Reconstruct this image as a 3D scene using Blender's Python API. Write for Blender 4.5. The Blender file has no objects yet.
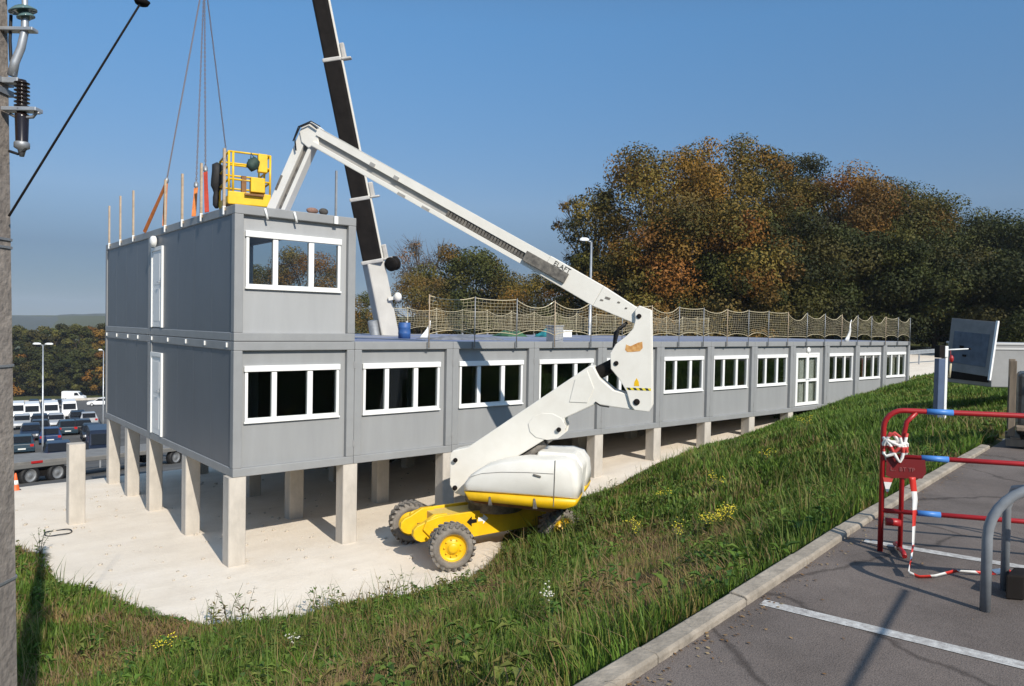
import bpy, math, random
import numpy as np
from mathutils import Vector, Matrix

random.seed(7)
rng = np.random.default_rng(11)
SC = bpy.context.scene
COL = SC.collection
PI = math.pi
rad = math.radians

# ------------------------------------------------------------------ camera
CAM_POS = Vector((-4.8122, -13.5765, 2.8777))
CAM_R = ((0.7650664, -0.6437034, 0.0178699),
         (-0.0013844, -0.0293944, -0.9995669),
         (0.6439500, 0.7647103, -0.0233797))
cd = bpy.data.cameras.new('camera')
cam = bpy.data.objects.new('camera', cd)
COL.objects.link(cam)
r0, r1, r2 = (Vector(v) for v in CAM_R)
M = Matrix.Identity(4)
for i in range(3):
    M[i][0] = r0[i]; M[i][1] = -r1[i]; M[i][2] = -r2[i]; M[i][3] = CAM_POS[i]
cam.matrix_world = M
cd.sensor_width = 36.0
cd.lens = 741.28 * 36.0 / 1024.0
cd.clip_start = 0.1
cd.clip_end = 8000
SC.camera = cam

# ------------------------------------------------------------------ light
SUN_EL, SUN_AZ = 35.0, 9.0          # light travels towards +Y, a little towards +X
to_sun = Vector((-math.sin(rad(SUN_AZ)) * math.cos(rad(SUN_EL)), -math.cos(rad(SUN_AZ)) * math.cos(rad(SUN_EL)), math.sin(rad(SUN_EL))))
w = bpy.data.worlds.new("World")
SC.world = w
w.use_nodes = True
nt = w.node_tree
nt.nodes.clear()
sky = nt.nodes.new('ShaderNodeTexSky')
sky.sky_type = 'NISHITA'
sky.sun_disc = False
sky.sun_elevation = rad(SUN_EL)
sky.sun_rotation = math.atan2(to_sun.x, to_sun.y)
sky.altitude = 1500
sky.air_density = 1.3
sky.dust_density = 0.0
sky.ozone_density = 6.0
bg = nt.nodes.new('ShaderNodeBackground')
bg.inputs['Strength'].default_value = 0.1
wo = nt.nodes.new('ShaderNodeOutputWorld')
# ramp grades the sky colour: low sky dimmed, unseen high sky brightened as fill
wtc = nt.nodes.new('ShaderNodeTexCoord')
wsx = nt.nodes.new('ShaderNodeSeparateXYZ'); nt.links.new(wtc.outputs['Generated'], wsx.inputs[0])
wcr = nt.nodes.new('ShaderNodeValToRGB'); nt.links.new(wsx.outputs['Z'], wcr.inputs[0])
stops = [(.015, (.20, .26, .37)), (.087, (.33, .345, .41)), (.156, (.72, .68, .68)), (.37, (.86, 1.12, 1.14)), (.45, (.92, 1.15, 1.14)), (.62, (2.9, 2.3, 1.7)), (.9, (4.6, 3.3, 2.2))]
while len(wcr.color_ramp.elements) < len(stops): wcr.color_ramp.elements.new(.5)
for e_, (p_, c_) in zip(wcr.color_ramp.elements, stops): e_.position = p_; e_.color = (*c_, 1)
wmx = nt.nodes.new('ShaderNodeMix'); wmx.data_type = 'RGBA'; wmx.blend_type = 'MULTIPLY'; wmx.inputs['Factor'].default_value = 1
nt.links.new(sky.outputs[0], wmx.inputs['A']); nt.links.new(wcr.outputs[0], wmx.inputs['B'])
nt.links.new(wmx.outputs['Result'], bg.inputs[0])
nt.links.new(bg.outputs[0], wo.inputs[0])
sl = bpy.data.lights.new('sun', 'SUN')
sl.energy = 4.5
sl.angle = rad(0.53)
sl.color = (1.0, 0.93, 0.82)
sun = bpy.data.objects.new('sun', sl)
COL.objects.link(sun)
sun.rotation_euler = to_sun.to_track_quat('Z', 'Y').to_euler()
sun.location = (0, 0, 60)
SC.view_settings.view_transform = 'Standard'
SC.view_settings.look = 'None'
SC.view_settings.exposure = 0.2
SC.view_settings.gamma = 1.0
SC.render.engine = 'CYCLES'
SC.cycles.max_bounces = 8
SC.cycles.transparent_max_bounces = 12
SC.cycles.caustics_reflective = False
SC.cycles.caustics_refractive = False


# ------------------------------------------------------------------ materials
def mat(name, col, rough=0.6, metal=0.0, var=0.0, vscale=3.0, bump=0.0, bscale=30.0, spec=None, col2=None, stretch=None, coat=0.0):
    m = bpy.data.materials.new(name)
    m.use_nodes = True
    t = m.node_tree
    b = t.nodes['Principled BSDF']
    b.inputs['Base Color'].default_value = (*col, 1)
    b.inputs['Roughness'].default_value = rough
    b.inputs['Metallic'].default_value = metal
    if spec is not None: b.inputs['Specular IOR Level'].default_value = spec
    if coat: b.inputs['Coat Weight'].default_value = coat
    if var or col2 or bump:
        tc = t.nodes.new('ShaderNodeTexCoord')
        mp = t.nodes.new('ShaderNodeMapping')
        if stretch: mp.inputs['Scale'].default_value = stretch
        t.links.new(tc.outputs['Object'], mp.inputs[0])
    if var or col2:
        n = t.nodes.new('ShaderNodeTexNoise')
        n.inputs['Scale'].default_value = vscale
        n.inputs['Detail'].default_value = 8
        n.inputs['Roughness'].default_value = 0.65
        t.links.new(mp.outputs[0], n.inputs['Vector'])
        cr = t.nodes.new('ShaderNodeValToRGB')
        c2 = col2 if col2 else tuple(c * (1 + var) for c in col)
        c1 = col if col2 else tuple(c * (1 - var) for c in col)
        cr.color_ramp.elements[0].position = 0.32
        cr.color_ramp.elements[1].position = 0.68
        cr.color_ramp.elements[0].color = (*c1, 1)
        cr.color_ramp.elements[1].color = (*c2, 1)
        t.links.new(n.outputs[0], cr.inputs[0])
        t.links.new(cr.outputs[0], b.inputs['Base Color'])
    if bump:
        n2 = t.nodes.new('ShaderNodeTexNoise')
        n2.inputs['Scale'].default_value = bscale
        n2.inputs['Detail'].default_value = 5
        t.links.new(mp.outputs[0], n2.inputs['Vector'])
        bp = t.nodes.new('ShaderNodeBump')
        bp.inputs['Strength'].default_value = bump
        bp.inputs['Distance'].default_value = 0.02
        t.links.new(n2.outputs[0], bp.inputs['Height'])
        t.links.new(bp.outputs[0], b.inputs['Normal'])
    return m


def mat_attr(name, rough=0.7, transl=0.25, spec=0.2):
    """foliage: colour of each leaf from the mesh's own colour attribute"""
    m = bpy.data.materials.new(name)
    m.use_nodes = True
    t = m.node_tree
    b = t.nodes['Principled BSDF']
    at_ = t.nodes.new('ShaderNodeAttribute'); at_.attribute_name = 'Col'
    t.links.new(at_.outputs['Color'], b.inputs['Base Color'])
    b.inputs['Roughness'].default_value = rough
    b.inputs['Specular IOR Level'].default_value = spec
    tr = t.nodes.new('ShaderNodeBsdfTranslucent')
    t.links.new(at_.outputs['Color'], tr.inputs['Color'])
    mx = t.nodes.new('ShaderNodeMixShader'); mx.inputs[0].default_value = transl
    t.links.new(b.outputs[0], mx.inputs[1]); t.links.new(tr.outputs[0], mx.inputs[2])
    t.links.new(mx.outputs[0], t.nodes['Material Output'].inputs[0])
    return m


def mat_glass(name, tint=(0.8, 0.85, 0.85), refl=0.5):
    m = bpy.data.materials.new(name)
    m.use_nodes = True
    t = m.node_tree
    t.nodes.remove(t.nodes['Principled BSDF'])
    tr = t.nodes.new('ShaderNodeBsdfTransparent'); tr.inputs[0].default_value = (*tint, 1)
    gl = t.nodes.new('ShaderNodeBsdfGlossy'); gl.inputs['Roughness'].default_value = 0.02
    fr = t.nodes.new('ShaderNodeFresnel'); fr.inputs[0].default_value = 1.5
    mu = t.nodes.new('ShaderNodeMath'); mu.operation = 'MULTIPLY'; mu.inputs[1].default_value = refl
    t.links.new(fr.outputs[0], mu.inputs[0])
    mx = t.nodes.new('ShaderNodeMixShader')
    t.links.new(mu.outputs[0], mx.inputs[0]); t.links.new(tr.outputs[0], mx.inputs[1]); t.links.new(gl.outputs[0], mx.inputs[2])
    t.links.new(mx.outputs[0], t.nodes['Material Output'].inputs[0])
    return m


def mat_stripes(name, c1, c2, axis_vec, freq, duty=0.5, rough=0.5):
    """hard two-colour bands along a direction (object space)"""
    m = bpy.data.materials.new(name)
    m.use_nodes = True
    t = m.node_tree
    b = t.nodes['Principled BSDF']; b.inputs['Roughness'].default_value = rough
    tc = t.nodes.new('ShaderNodeTexCoord')
    dp = t.nodes.new('ShaderNodeVectorMath'); dp.operation = 'DOT_PRODUCT'
    dp.inputs[1].default_value = tuple(a * freq for a in axis_vec)
    t.links.new(tc.outputs['Object'], dp.inputs[0])
    fr = t.nodes.new('ShaderNodeMath'); fr.operation = 'FRACT'
    t.links.new(dp.outputs['Value'], fr.inputs[0])
    gt = t.nodes.new('ShaderNodeMath'); gt.operation = 'GREATER_THAN'; gt.inputs[1].default_value = duty
    t.links.new(fr.outputs[0], gt.inputs[0])
    mx = t.nodes.new('ShaderNodeMix'); mx.data_type = 'RGBA'
    mx.inputs['A'].default_value = (*c1, 1); mx.inputs['B'].default_value = (*c2, 1)
    t.links.new(gt.outputs[0], mx.inputs['Factor'])
    t.links.new(mx.outputs['Result'], b.inputs['Base Color'])
    return m


MAT = dict(
    greyup=mat('light grey panel paint', (0.355, 0.36, 0.362), 0.5, var=0.05, vscale=4.0, stretch=(1, 1, .12)),
    grey=mat('grey panel paint', (0.285, 0.29, 0.292), 0.5, var=0.06, vscale=4.0, stretch=(1, 1, .12)),
    greyframe=mat('grey frame paint', (0.27, 0.275, 0.277), 0.45, var=0.08, vscale=2.0),
    greyshade=mat('grey side panel with painted shade', (0.128, 0.14, 0.158), 0.42, var=0.07, vscale=0.9, stretch=(1, 1, .4)),  # darker than the front grey: shade of the left face put into the colour
    dirtgrey=mat('weathered grey', (0.25, 0.25, 0.25), 0.6, var=0.25, vscale=5),
    white=mat('white window frame', (0.82, 0.82, 0.80), 0.4),
    doorwhite=mat('white door', (0.80, 0.80, 0.79), 0.35, var=0.03, vscale=2),
    under=mat('underside sheet', (0.42, 0.41, 0.39), 0.7, var=.1),
    roomshade=mat('room lining with painted shade', (0.035, 0.035, 0.035), 0.9),  # near-black colour puts the dimness of the unlit rooms into their surfaces
    roofblue=mat('blue roof membrane', (0.16, 0.19, 0.30), 0.7, var=0.25, vscale=1.2, col2=(0.24, 0.26, 0.36)),
    concrete=mat('pillar concrete', (0.48, 0.44, 0.385), 0.85, var=0.2, vscale=2.2, bump=0.25, bscale=18, stretch=(1, 1, .5)),
    polec=mat('pole concrete', (0.17, 0.145, 0.125), 0.9, bump=0.5, bscale=30, vscale=9, col2=(0.33, 0.285, 0.245)),
    galv=mat('galvanised steel', (0.42, 0.44, 0.46), 0.45, metal=0.6, var=0.2, vscale=6),
    steel=mat('dull steel', (0.30, 0.31, 0.32), 0.5, metal=0.5, var=0.2, vscale=8),
    black=mat('black rubber', (0.010, 0.010, 0.011), 0.7, var=0.3, vscale=6),
    blackmetal=mat('black steel', (0.012, 0.010, 0.009), 0.85, spec=.15, var=0.4, vscale=3),
    tyre=mat('dusty tyre', (0.12, 0.105, 0.09), 0.9, vscale=5, col2=(0.27, 0.24, 0.205), bump=0.3),
    yellow=mat('yellow machine paint', (0.78, 0.47, 0.008), 0.42, var=0.12, vscale=4),
    yellowdirt=mat('dusty yellow deck', (0.58, 0.45, 0.20), 0.7, vscale=3, col2=(0.70, 0.47, 0.06)),
    rust=mat('rusty underframe', (0.16, 0.075, 0.03), 0.85, vscale=6, col2=(0.28, 0.14, 0.055)),
    mwhite=mat('white machine paint', (0.735, 0.705, 0.635), 0.42, vscale=2.6, col2=(0.80, 0.775, 0.71)),
    mgrey=mat('grey boom profile', (0.33, 0.32, 0.30), 0.5, var=0.15, vscale=4),
    mdark=mat('dark energy chain', (0.06, 0.055, 0.05), 0.7, vscale=9, col2=(0.22, 0.2, 0.17)),
    chrome=mat('cylinder rod', (0.25, 0.25, 0.25), 0.25, metal=0.9),
    strap=mat('orange lifting strap', (0.62, 0.19, 0.045), 0.8, var=0.2, vscale=10),
    redstrap=mat('red lifting strap', (0.42, 0.045, 0.02), 0.8, var=0.2, vscale=10),
    chain=mat('chain steel', (0.20, 0.16, 0.15), 0.55, metal=0.4),
    wood=mat('weathered batten', (0.42, 0.32, 0.22), 0.8, var=0.25, vscale=8),
    wood2=mat('old wood', (0.22, 0.17, 0.12), 0.85, var=0.35, vscale=6, stretch=(1, 1, .2)),
    netc=mat('net cord', (0.52, 0.45, 0.30), 0.85),
    red=mat('red barrier paint', (0.34, 0.012, 0.014), 0.4, var=0.15, vscale=7),
    blue=mat('blue band', (0.06, 0.21, 0.55), 0.45),
    postblue=mat('blue post', (0.075, 0.11, 0.19), 0.5, var=0.15, vscale=3),
    bark=mat('bark', (0.10, 0.075, 0.055), 0.9, var=0.35, vscale=4, bump=0.5, bscale=6, stretch=(1, 1, .2)),
    leaf=mat_attr('leaves', 0.65, 0.15),
    blade=mat_attr('grass blades', 0.55, 0.30),
    glassl=mat_glass('window glass', (0.86, 0.89, 0.88), 0.55),
    glassu=mat_glass('clear glass', (0.84, 0.86, 0.85), 0.8),
    glassd=mat('car glass', (0.010, 0.011, 0.013), 0.15, spec=0.3),
    insul=mat('brown porcelain', (0.014, 0.008, 0.007), 0.22, spec=0.6),
    glassins=mat('glass insulator', (0.10, 0.17, 0.17), 0.1, spec=0.7),
    stonekerb=mat('kerb concrete', (0.285, 0.245, 0.195), 0.9, var=0.3, vscale=7, bump=0.4, bscale=40),
    paintline=mat('road paint', (0.27, 0.25, 0.235), 0.8, vscale=26, col2=(0.58, 0.57, 0.54), bump=0.2, bscale=120),
)


# ------------------------------------------------------------------ mesh builder
class MB:
    def __init__(s): s.v = []; s.f = []; s.m = []; s.s = []
    def add(s, vs, fs, mi=0, smooth=False):
        o = len(s.v); s.v += [tuple(v) for v in vs]
        for f in fs: s.f.append([o + i for i in f]); s.m.append(mi); s.s.append(smooth)
        return s
    def box(s, x0, y0, z0, x1, y1, z1, mi=0):
        vs = [(x0, y0, z0), (x1, y0, z0), (x1, y1, z0), (x0, y1, z0), (x0, y0, z1), (x1, y0, z1), (x1, y1, z1), (x0, y1, z1)]
        return s.add(vs, [(0, 3, 2, 1), (4, 5, 6, 7), (0, 1, 5, 4), (1, 2, 6, 5), (2, 3, 7, 6), (3, 0, 4, 7)], mi)
    def obox(s, c, ax, ay, az, mi=0):
        c, ax, ay, az = (Vector(q) for q in (c, ax, ay, az))
        vs = [c + ax * i + ay * j + az * k for k in (-1, 1) for (i, j) in ((-1, -1), (1, -1), (1, 1), (-1, 1))]
        return s.add(vs, [(0, 3, 2, 1), (4, 5, 6, 7), (0, 1, 5, 4), (1, 2, 6, 5), (2, 3, 7, 6), (3, 0, 4, 7)], mi)
    def prism(s, poly, o, u, v, n, d0, d1, mi=0):
        """2-D outline (u,v) extruded along n from d0 to d1"""
        o, u, v, n = (Vector(q) for q in (o, u, v, n))
        k = len(poly)
        vs = [o + u * a + v * b + n * d0 for a, b in poly] + [o + u * a + v * b + n * d1 for a, b in poly]
        area = sum(poly[i][0] * poly[(i + 1) % k][1] - poly[(i + 1) % k][0] * poly[i][1] for i in range(k))
        flip = (area > 0) == (u.cross(v).dot(n) * (d1 - d0) > 0)
        fs = [list(range(k)), list(range(k, 2 * k))]
        fs = [fs[0][::-1], fs[1]] if flip else [fs[0], fs[1][::-1]]
        for i in range(k):
            j = (i + 1) % k
            fs.append([i, j, k + j, k + i] if flip else [j, i, k + i, k + j])
        return s.add(vs, fs, mi)
    def tube(s, path, r, n=8, mi=0, cap=True, smooth=True):
        path = [Vector(p) for p in path]
        rs = r if isinstance(r, (list, tuple)) else [r] * len(path)
        vs = []; prev = None
        for i, p in enumerate(path):
            a = path[max(i - 1, 0)]; b = path[min(i + 1, len(path) - 1)]
            t = (b - a).normalized()
            if prev is None:
                ref = Vector((0, 0, 1)) if abs(t.z) < .9 else Vector((1, 0, 0))
                x = t.cross(ref).normalized()
            else:
                x = (prev - t * prev.dot(t)).normalized()
            prev = x; y = t.cross(x)
            for k in range(n):
                a_ = 2 * PI * k / n
                vs.append(p + (x * math.cos(a_) + y * math.sin(a_)) * rs[i])
        fs = []
        for i in range(len(path) - 1):
            for k in range(n):
                k2 = (k + 1) % n
                fs.append([i * n + k, i * n + k2, (i + 1) * n + k2, (i + 1) * n + k])
        s.add(vs, fs, mi, smooth)
        if cap:
            o = len(s.v) - len(vs)
            s.f.append([o + k for k in range(n)][::-1]); s.m.append(mi); s.s.append(False)
            q = o + (len(path) - 1) * n
            s.f.append([q + k for k in range(n)]); s.m.append(mi); s.s.append(False)
        return s
    def lathe(s, prof, o, axis, n=20, mi=0, smooth=True, ring=False):
        """profile [(radius, distance along axis)]"""
        o = Vector(o); ax = Vector(axis).normalized()
        ref = Vector((0, 0, 1)) if abs(ax.z) < .9 else Vector((1, 0, 0))
        x = ax.cross(ref).normalized(); y = ax.cross(x)
        vs = []
        for r_, d in prof:
            for k in range(n):
                a = 2 * PI * k / n
                vs.append(o + ax * d + (x * math.cos(a) + y * math.sin(a)) * max(r_, 1e-4))
        fs = []
        for i in range(len(prof) - 1):
            for k in range(n):
                k2 = (k + 1) % n
                fs.append([i * n + k, i * n + k2, (i + 1) * n + k2, (i + 1) * n + k])
        if ring:
            i = len(prof) - 1
            for k in range(n): k2 = (k + 1) % n; fs.append([i * n + k, i * n + k2, k2, k])
        else:
            fs.append([k for k in range(n)][::-1]); fs.append([(len(prof) - 1) * n + k for k in range(n)])
        return s.add(vs, fs, mi, smooth)
    def ball(s, c, r, n=10, mi=0, sq=(1, 1, 1)):
        c = Vector(c); prof = []
        vs = []; fs = []
        m_ = n // 2 + 1
        for i in range(m_ + 1):
            th = PI * i / m_
            for k in range(n):
                a = 2 * PI * k / n
                vs.append((c.x + r * sq[0] * math.sin(th) * math.cos(a), c.y + r * sq[1] * math.sin(th) * math.sin(a), c.z + r * sq[2] * math.cos(th)))
        for i in range(m_):
            for k in range(n):
                k2 = (k + 1) % n
                fs.append([i * n + k, (i + 1) * n + k, (i + 1) * n + k2, i * n + k2])
        return s.add(vs, fs, mi, True)
    def build(s, name, mats, parent=None, bevel=0.0, loc=None):
        me = bpy.data.meshes.new(name)
        me.from_pydata(s.v, [], s.f)
        for m_ in (mats if isinstance(mats, (list, tuple)) else [mats] if mats else []): me.materials.append(m_)
        me.polygons.foreach_set('material_index', s.m)
        me.polygons.foreach_set('use_smooth', s.s)
        me.update()
        o = bpy.data.objects.new(name, me)
        COL.objects.link(o)
        if parent: o.parent = parent
        if loc: o.location = loc
        if bevel:
            b = o.modifiers.new('edge', 'BEVEL'); b.width = bevel; b.segments = 2; b.limit_method = 'ANGLE'; b.angle_limit = rad(40)
        return o


def build_each(mb, name, mats, parent, bevel=0.0):
    """one object per connected piece of the builder"""
    par = list(range(len(mb.v)))
    def find(a):
        while par[a] != a: par[a] = par[par[a]]; a = par[a]
        return a
    for f in mb.f:
        for i in f[1:]: par[find(i)] = find(f[0])
    groups = {}
    for k, f in enumerate(mb.f): groups.setdefault(find(f[0]), []).append(k)
    out = []
    for ks in groups.values():
        m = MB(); rem = {}
        for k in ks:
            for i in mb.f[k]:
                if i not in rem: rem[i] = len(m.v); m.v.append(mb.v[i])
            m.f.append([rem[i] for i in mb.f[k]]); m.m.append(mb.m[k]); m.s.append(mb.s[k])
        out.append(m.build(name, mats, parent, bevel))
    return out


def tag(o, label=None, cat=None, group=None, kind=None):
    if label: o['label'] = label
    if cat: o['category'] = cat
    if group: o['group'] = group
    if kind: o['kind'] = kind
    return o


def empty(name, loc=(0, 0, 0), rz=0.0, label=None, cat=None, group=None):
    o = bpy.data.objects.new(name, None)
    COL.objects.link(o)
    o.empty_display_size = 0.2
    o.location = loc; o.rotation_euler = (0, 0, rz)
    return tag(o, label, cat, group)


def copy_tree(o, parent=None):
    c = o.copy(); COL.objects.link(c)
    if parent: c.parent = parent
    for ch in list(o.children): copy_tree(ch, c)
    return c


def np_mesh(name, verts, faces_flat, sizes, mats, cols=None, parent=None, smooth=False, mi=None):
    me = bpy.data.meshes.new(name)
    nv = len(verts); nl = len(faces_flat); nf = len(sizes)
    me.vertices.add(nv); me.loops.add(nl); me.polygons.add(nf)
    me.vertices.foreach_set('co', np.ascontiguousarray(verts, dtype=np.float32).ravel())
    me.loops.foreach_set('vertex_index', np.ascontiguousarray(faces_flat, dtype=np.int32))
    st = np.zeros(nf, dtype=np.int32); st[1:] = np.cumsum(sizes)[:-1]
    me.polygons.foreach_set('loop_start', st)
    me.polygons.foreach_set('loop_total', np.ascontiguousarray(sizes, dtype=np.int32))
    for m_ in (mats if isinstance(mats, (list, tuple)) else [mats]): me.materials.append(m_)
    if mi is not None: me.polygons.foreach_set('material_index', np.ascontiguousarray(mi, dtype=np.int32))
    if cols is not None:
        a = me.color_attributes.new('Col', 'FLOAT_COLOR', 'POINT')
        c4 = np.ones((nv, 4), dtype=np.float32); c4[:, :3] = cols
        a.data.foreach_set('color', c4.ravel())
    me.update(calc_edges=True)
    if smooth: me.polygons.foreach_set('use_smooth', np.ones(nf, dtype=bool))
    o = bpy.data.objects.new(name, me)
    COL.objects.link(o)
    if parent: o.parent = parent
    return o


def text(name, body, size, parent, mtx, material):
    cu = bpy.data.curves.new(name, 'FONT')
    cu.body = body; cu.size = size; cu.extrude = 0.002; cu.align_x = 'LEFT'
    cu.materials.append(material)
    o = bpy.data.objects.new(name, cu); COL.objects.link(o)
    bpy.context.view_layer.update()
    me = bpy.data.meshes.new_from_object(o.evaluated_get(bpy.context.evaluated_depsgraph_get()))
    bpy.data.objects.remove(o)
    o = bpy.data.objects.new(name, me); COL.objects.link(o)
    o.parent = parent; o.matrix_local = mtx
    return o


ORD = ['first', 'second', 'third', 'fourth', 'fifth', 'sixth', 'seventh', 'eighth', 'ninth', 'tenth', 'eleventh', 'twelfth',
       'thirteenth', 'fourteenth', 'fifteenth', 'sixteenth', 'seventeenth', 'eighteenth', 'nineteenth', 'twentieth', 'twenty-first', 'twenty-second', 'twenty-third', 'twenty-fourth']


# ------------------------------------------------------------------ terrain
KX = [-60, -2.67, -1.55, -0.46, 1.29, 5.96, 60]
KY = [-20.0, -11.475, -11.30, -11.125, -10.82, -10.14, -2.4]
TOE = [(-60, 14), (-14, 9), (-6, 7), (-3.4, 5.4), (-2.85, 4.2), (-2.5, 3.1), (-2.6, .9), (-2.15, .2), (-1.85, -1.0), (-1.2, -2.45), (0, -3.0), (.6, -2.85),
       (1.6, -3.25), (2.8, -3.22), (3.55, -2.98), (4.3, -2.5), (4.9, -1.85), (5.8, -1.35), (8.0, -1.15), (9.3, -1.05), (11.3, -.5), (14, -.2), (16.3, 0), (20, .3), (24, .35), (30, .5), (60, 3)]
def kerb_y(x): return np.interp(x, KX, KY)
def sstep(a, b, x):
    t = np.clip((x - a) / (b - a), 0, 1)
    return t * t * (3 - 2 * t)
def seg_dist(px, py, pts):
    d = np.full(px.shape, 1e9)
    for (x0, y0), (x1, y1) in zip(pts[:-1], pts[1:]):
        dx, dy = x1 - x0, y1 - y0
        t = np.clip(((px - x0) * dx + (py - y0) * dy) / (dx * dx + dy * dy), 0, 1)
        d = np.minimum(d, np.hypot(px - x0 - t * dx, py - y0 - t * dy))
    return d
def inside(px, py, poly):
    c = np.zeros(px.shape, bool)
    n = len(poly)
    for i in range(n):
        x0, y0 = poly[i]; x1, y1 = poly[(i + 1) % n]
        if y0 == y1: continue
        cond = ((y0 > py) != (y1 > py)) & (px < (x1 - x0) * (py - y0) / (y1 - y0) + x0)
        c ^= cond
    return c
KERB = [(x, float(kerb_y(x))) for x in KX]
BANK = TOE + KERB[::-1]
def waves(x, y, seed, sc):
    r = np.random.default_rng(seed); o = 0
    for k in range(7):
        a = r.uniform(0, 6.28); f = sc * (1.6 ** (k * .6)); p = r.uniform(0, 6.28)
        o = o + np.sin((x * math.cos(a) + y * math.sin(a)) * f + p) / (1.25 ** k)
    return o / 3.6
def z_gravel(x, y):
    a = np.interp(x, [-60, -3, 3, 7.6, 9.4, 11.4, 14, 16.4, 19.5, 24, 29, 40, 60, 120, 400],
                  [-1.75, -1.66, -1.62, -1.36, -1.15, -.98, -.82, -.66, -.40, .12, .6, 1.1, 1.9, 4, 10])
    a = a - .022 * np.clip(y, 0, 12) * np.interp(x, [10, 30], [1, 0])
    D = np.interp(y, [12, 16, 20, 25, 30, 45, 61, 75, 90, 165, 200, 300, 1500, 4000], [-2.35, -3.05, -3.65, -4.4, -5.05, -7.0, -8.4, -8.95, -9.4, -15, -16.5, -20, -24, -24])
    s = sstep(18 + .35 * np.clip(y - 12, 0, 400), 52 + .5 * np.clip(y - 12, 0, 400), x)
    wy = sstep(10.0, 15, y) * (1 - s)
    return a * (1 - wy) + D * wy
def zt(x, y):
    x = np.asarray(x, float); y = np.asarray(y, float)
    g = z_gravel(x, y)
    ky = kerb_y(x)
    ib = inside(x, y, BANK)
    dk = seg_dist(x, y, KERB); dt = seg_dist(x, y, TOE)
    u = dk / (dk + dt + 1e-6)
    f = .55 * (1 - u) + .45 * (1 - u) ** 1.8
    f = f + (1 - u ** 1.5 - f) * sstep(6, 12, x) * .8
    zb = z_gravel(x, np.minimum(y, 4.0))
    bank = zb + (1.30 - zb) * f + .05 * waves(x, y, 3, 1.7) * np.clip(dt, 0, 1) * np.clip(dk * 2, 0, 1)
    z = np.where(ib, bank, g + .018 * waves(x, y, 5, 2.2))
    z = np.where(y < ky + .1, 1.19, z)
    return z
def zt1(x, y): return float(zt(np.array([x]), np.array([y]))[0])


def axis_coords(lo, hi, step, far_lo, far_hi):
    c = list(np.arange(lo, hi + 1e-6, step))
    s = step; v = lo; left = []
    while v > far_lo:
        s *= 1.22; v -= s; left.append(v)
    s = step; v = hi; right = []
    while v < far_hi:
        s *= 1.22; v += s; right.append(v)
    return np.array(left[::-1] + c + right)
gx = axis_coords(-7, 33, .22, -3500, 3500)
gy = axis_coords(-12.4, 13, .22, -900, 4000)
GX, GY = np.meshgrid(gx, gy)
fx, fy = GX.ravel(), GY.ravel()
GZ = zt(fx, fy)
nx, ny = len(gx), len(gy)
idx = np.arange(nx * ny).reshape(ny, nx)
quads = np.stack([idx[:-1, :-1], idx[:-1, 1:], idx[1:, 1:], idx[1:, :-1]], -1).reshape(-1, 4)
ibk = inside(fx, fy, BANK)
sd = seg_dist(fx, fy, TOE) * np.where(ibk, 1, -1)
grass = np.clip(.5 + sd * 1.2, 0, 1)
path = (fx > 29.6) & (fx < 60) & (fy > .2 + .2 * (fx - 30)) & (fy < 4.5 + .2 * (fx - 30))
grass = np.where((fx > 29.6) & (fy > -8), np.where(path, 0, 1), grass)
farg = sstep(44, 70, fx - .25 * np.clip(fy, 0, 500)) 
grass = np.maximum(grass, farg * (fy > 8))
grass = np.maximum(grass, sstep(168, 180, fy))
asph = sstep(11.5, 13.5, fy - .10 * fx) * (1 - grass)
mask = np.stack([grass, asph, np.zeros_like(grass)], -1)
ground = np_mesh('ground', np.stack([fx, fy, GZ], -1), quads.ravel(), np.full(len(quads), 4), [], cols=mask, smooth=True)
tag(ground, kind='structure')

gm = bpy.data.materials.new('ground')
gm.use_nodes = True
t = gm.node_tree; L = t.links.new
b = t.nodes['Principled BSDF']; b.inputs['Roughness'].default_value = .95; b.inputs['Specular IOR Level'].default_value = .15
tc = t.nodes.new('ShaderNodeTexCoord')
at_ = t.nodes.new('ShaderNodeAttribute'); at_.attribute_name = 'Col'
sp = t.nodes.new('ShaderNodeSeparateColor'); L(at_.outputs['Color'], sp.inputs[0])
def noise(scale, detail=6, rough=.6):
    n = t.nodes.new('ShaderNodeTexNoise'); n.inputs['Scale'].default_value = scale; n.inputs['Detail'].default_value = detail; n.inputs['Roughness'].default_value = rough
    L(tc.outputs['Object'], n.inputs['Vector']); return n
def ramp(src, stops):
    c = t.nodes.new('ShaderNodeValToRGB'); L(src, c.inputs[0])
    while len(c.color_ramp.elements) < len(stops): c.color_ramp.elements.new(.5)
    for e, (p, cc) in zip(c.color_ramp.elements, stops): e.position = p; e.color = (*cc, 1)
    return c.outputs[0]
def mixc(f, a, bb):
    m_ = t.nodes.new('ShaderNodeMix'); m_.data_type = 'RGBA'; L(f, m_.inputs['Factor']); L(a, m_.inputs['A']); L(bb, m_.inputs['B']); return m_.outputs['Result']
ng = noise(1.1, 9, .7)
gravel_c = ramp(ng.outputs[0], [(.3, (.70, .615, .51)), (.5, (.77, .685, .575)), (.75, (.82, .74, .64))])
mtr = t.nodes.new('ShaderNodeMapping'); mtr.inputs['Rotation'].default_value = (0, 0, .35); mtr.inputs['Scale'].default_value = (.10, 1.3, 1)
L(tc.outputs['Object'], mtr.inputs[0])
ntr = t.nodes.new('ShaderNodeTexNoise'); ntr.inputs['Scale'].default_value = 1.6; ntr.inputs['Detail'].default_value = 6; ntr.inputs['Roughness'].default_value = .55
L(mtr.outputs[0], ntr.inputs['Vector'])
track = ramp(ntr.outputs[0], [(.36, (.80, .79, .78)), (.47, (1, 1, 1)), (.62, (1.03, 1.03, 1.02))])
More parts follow.
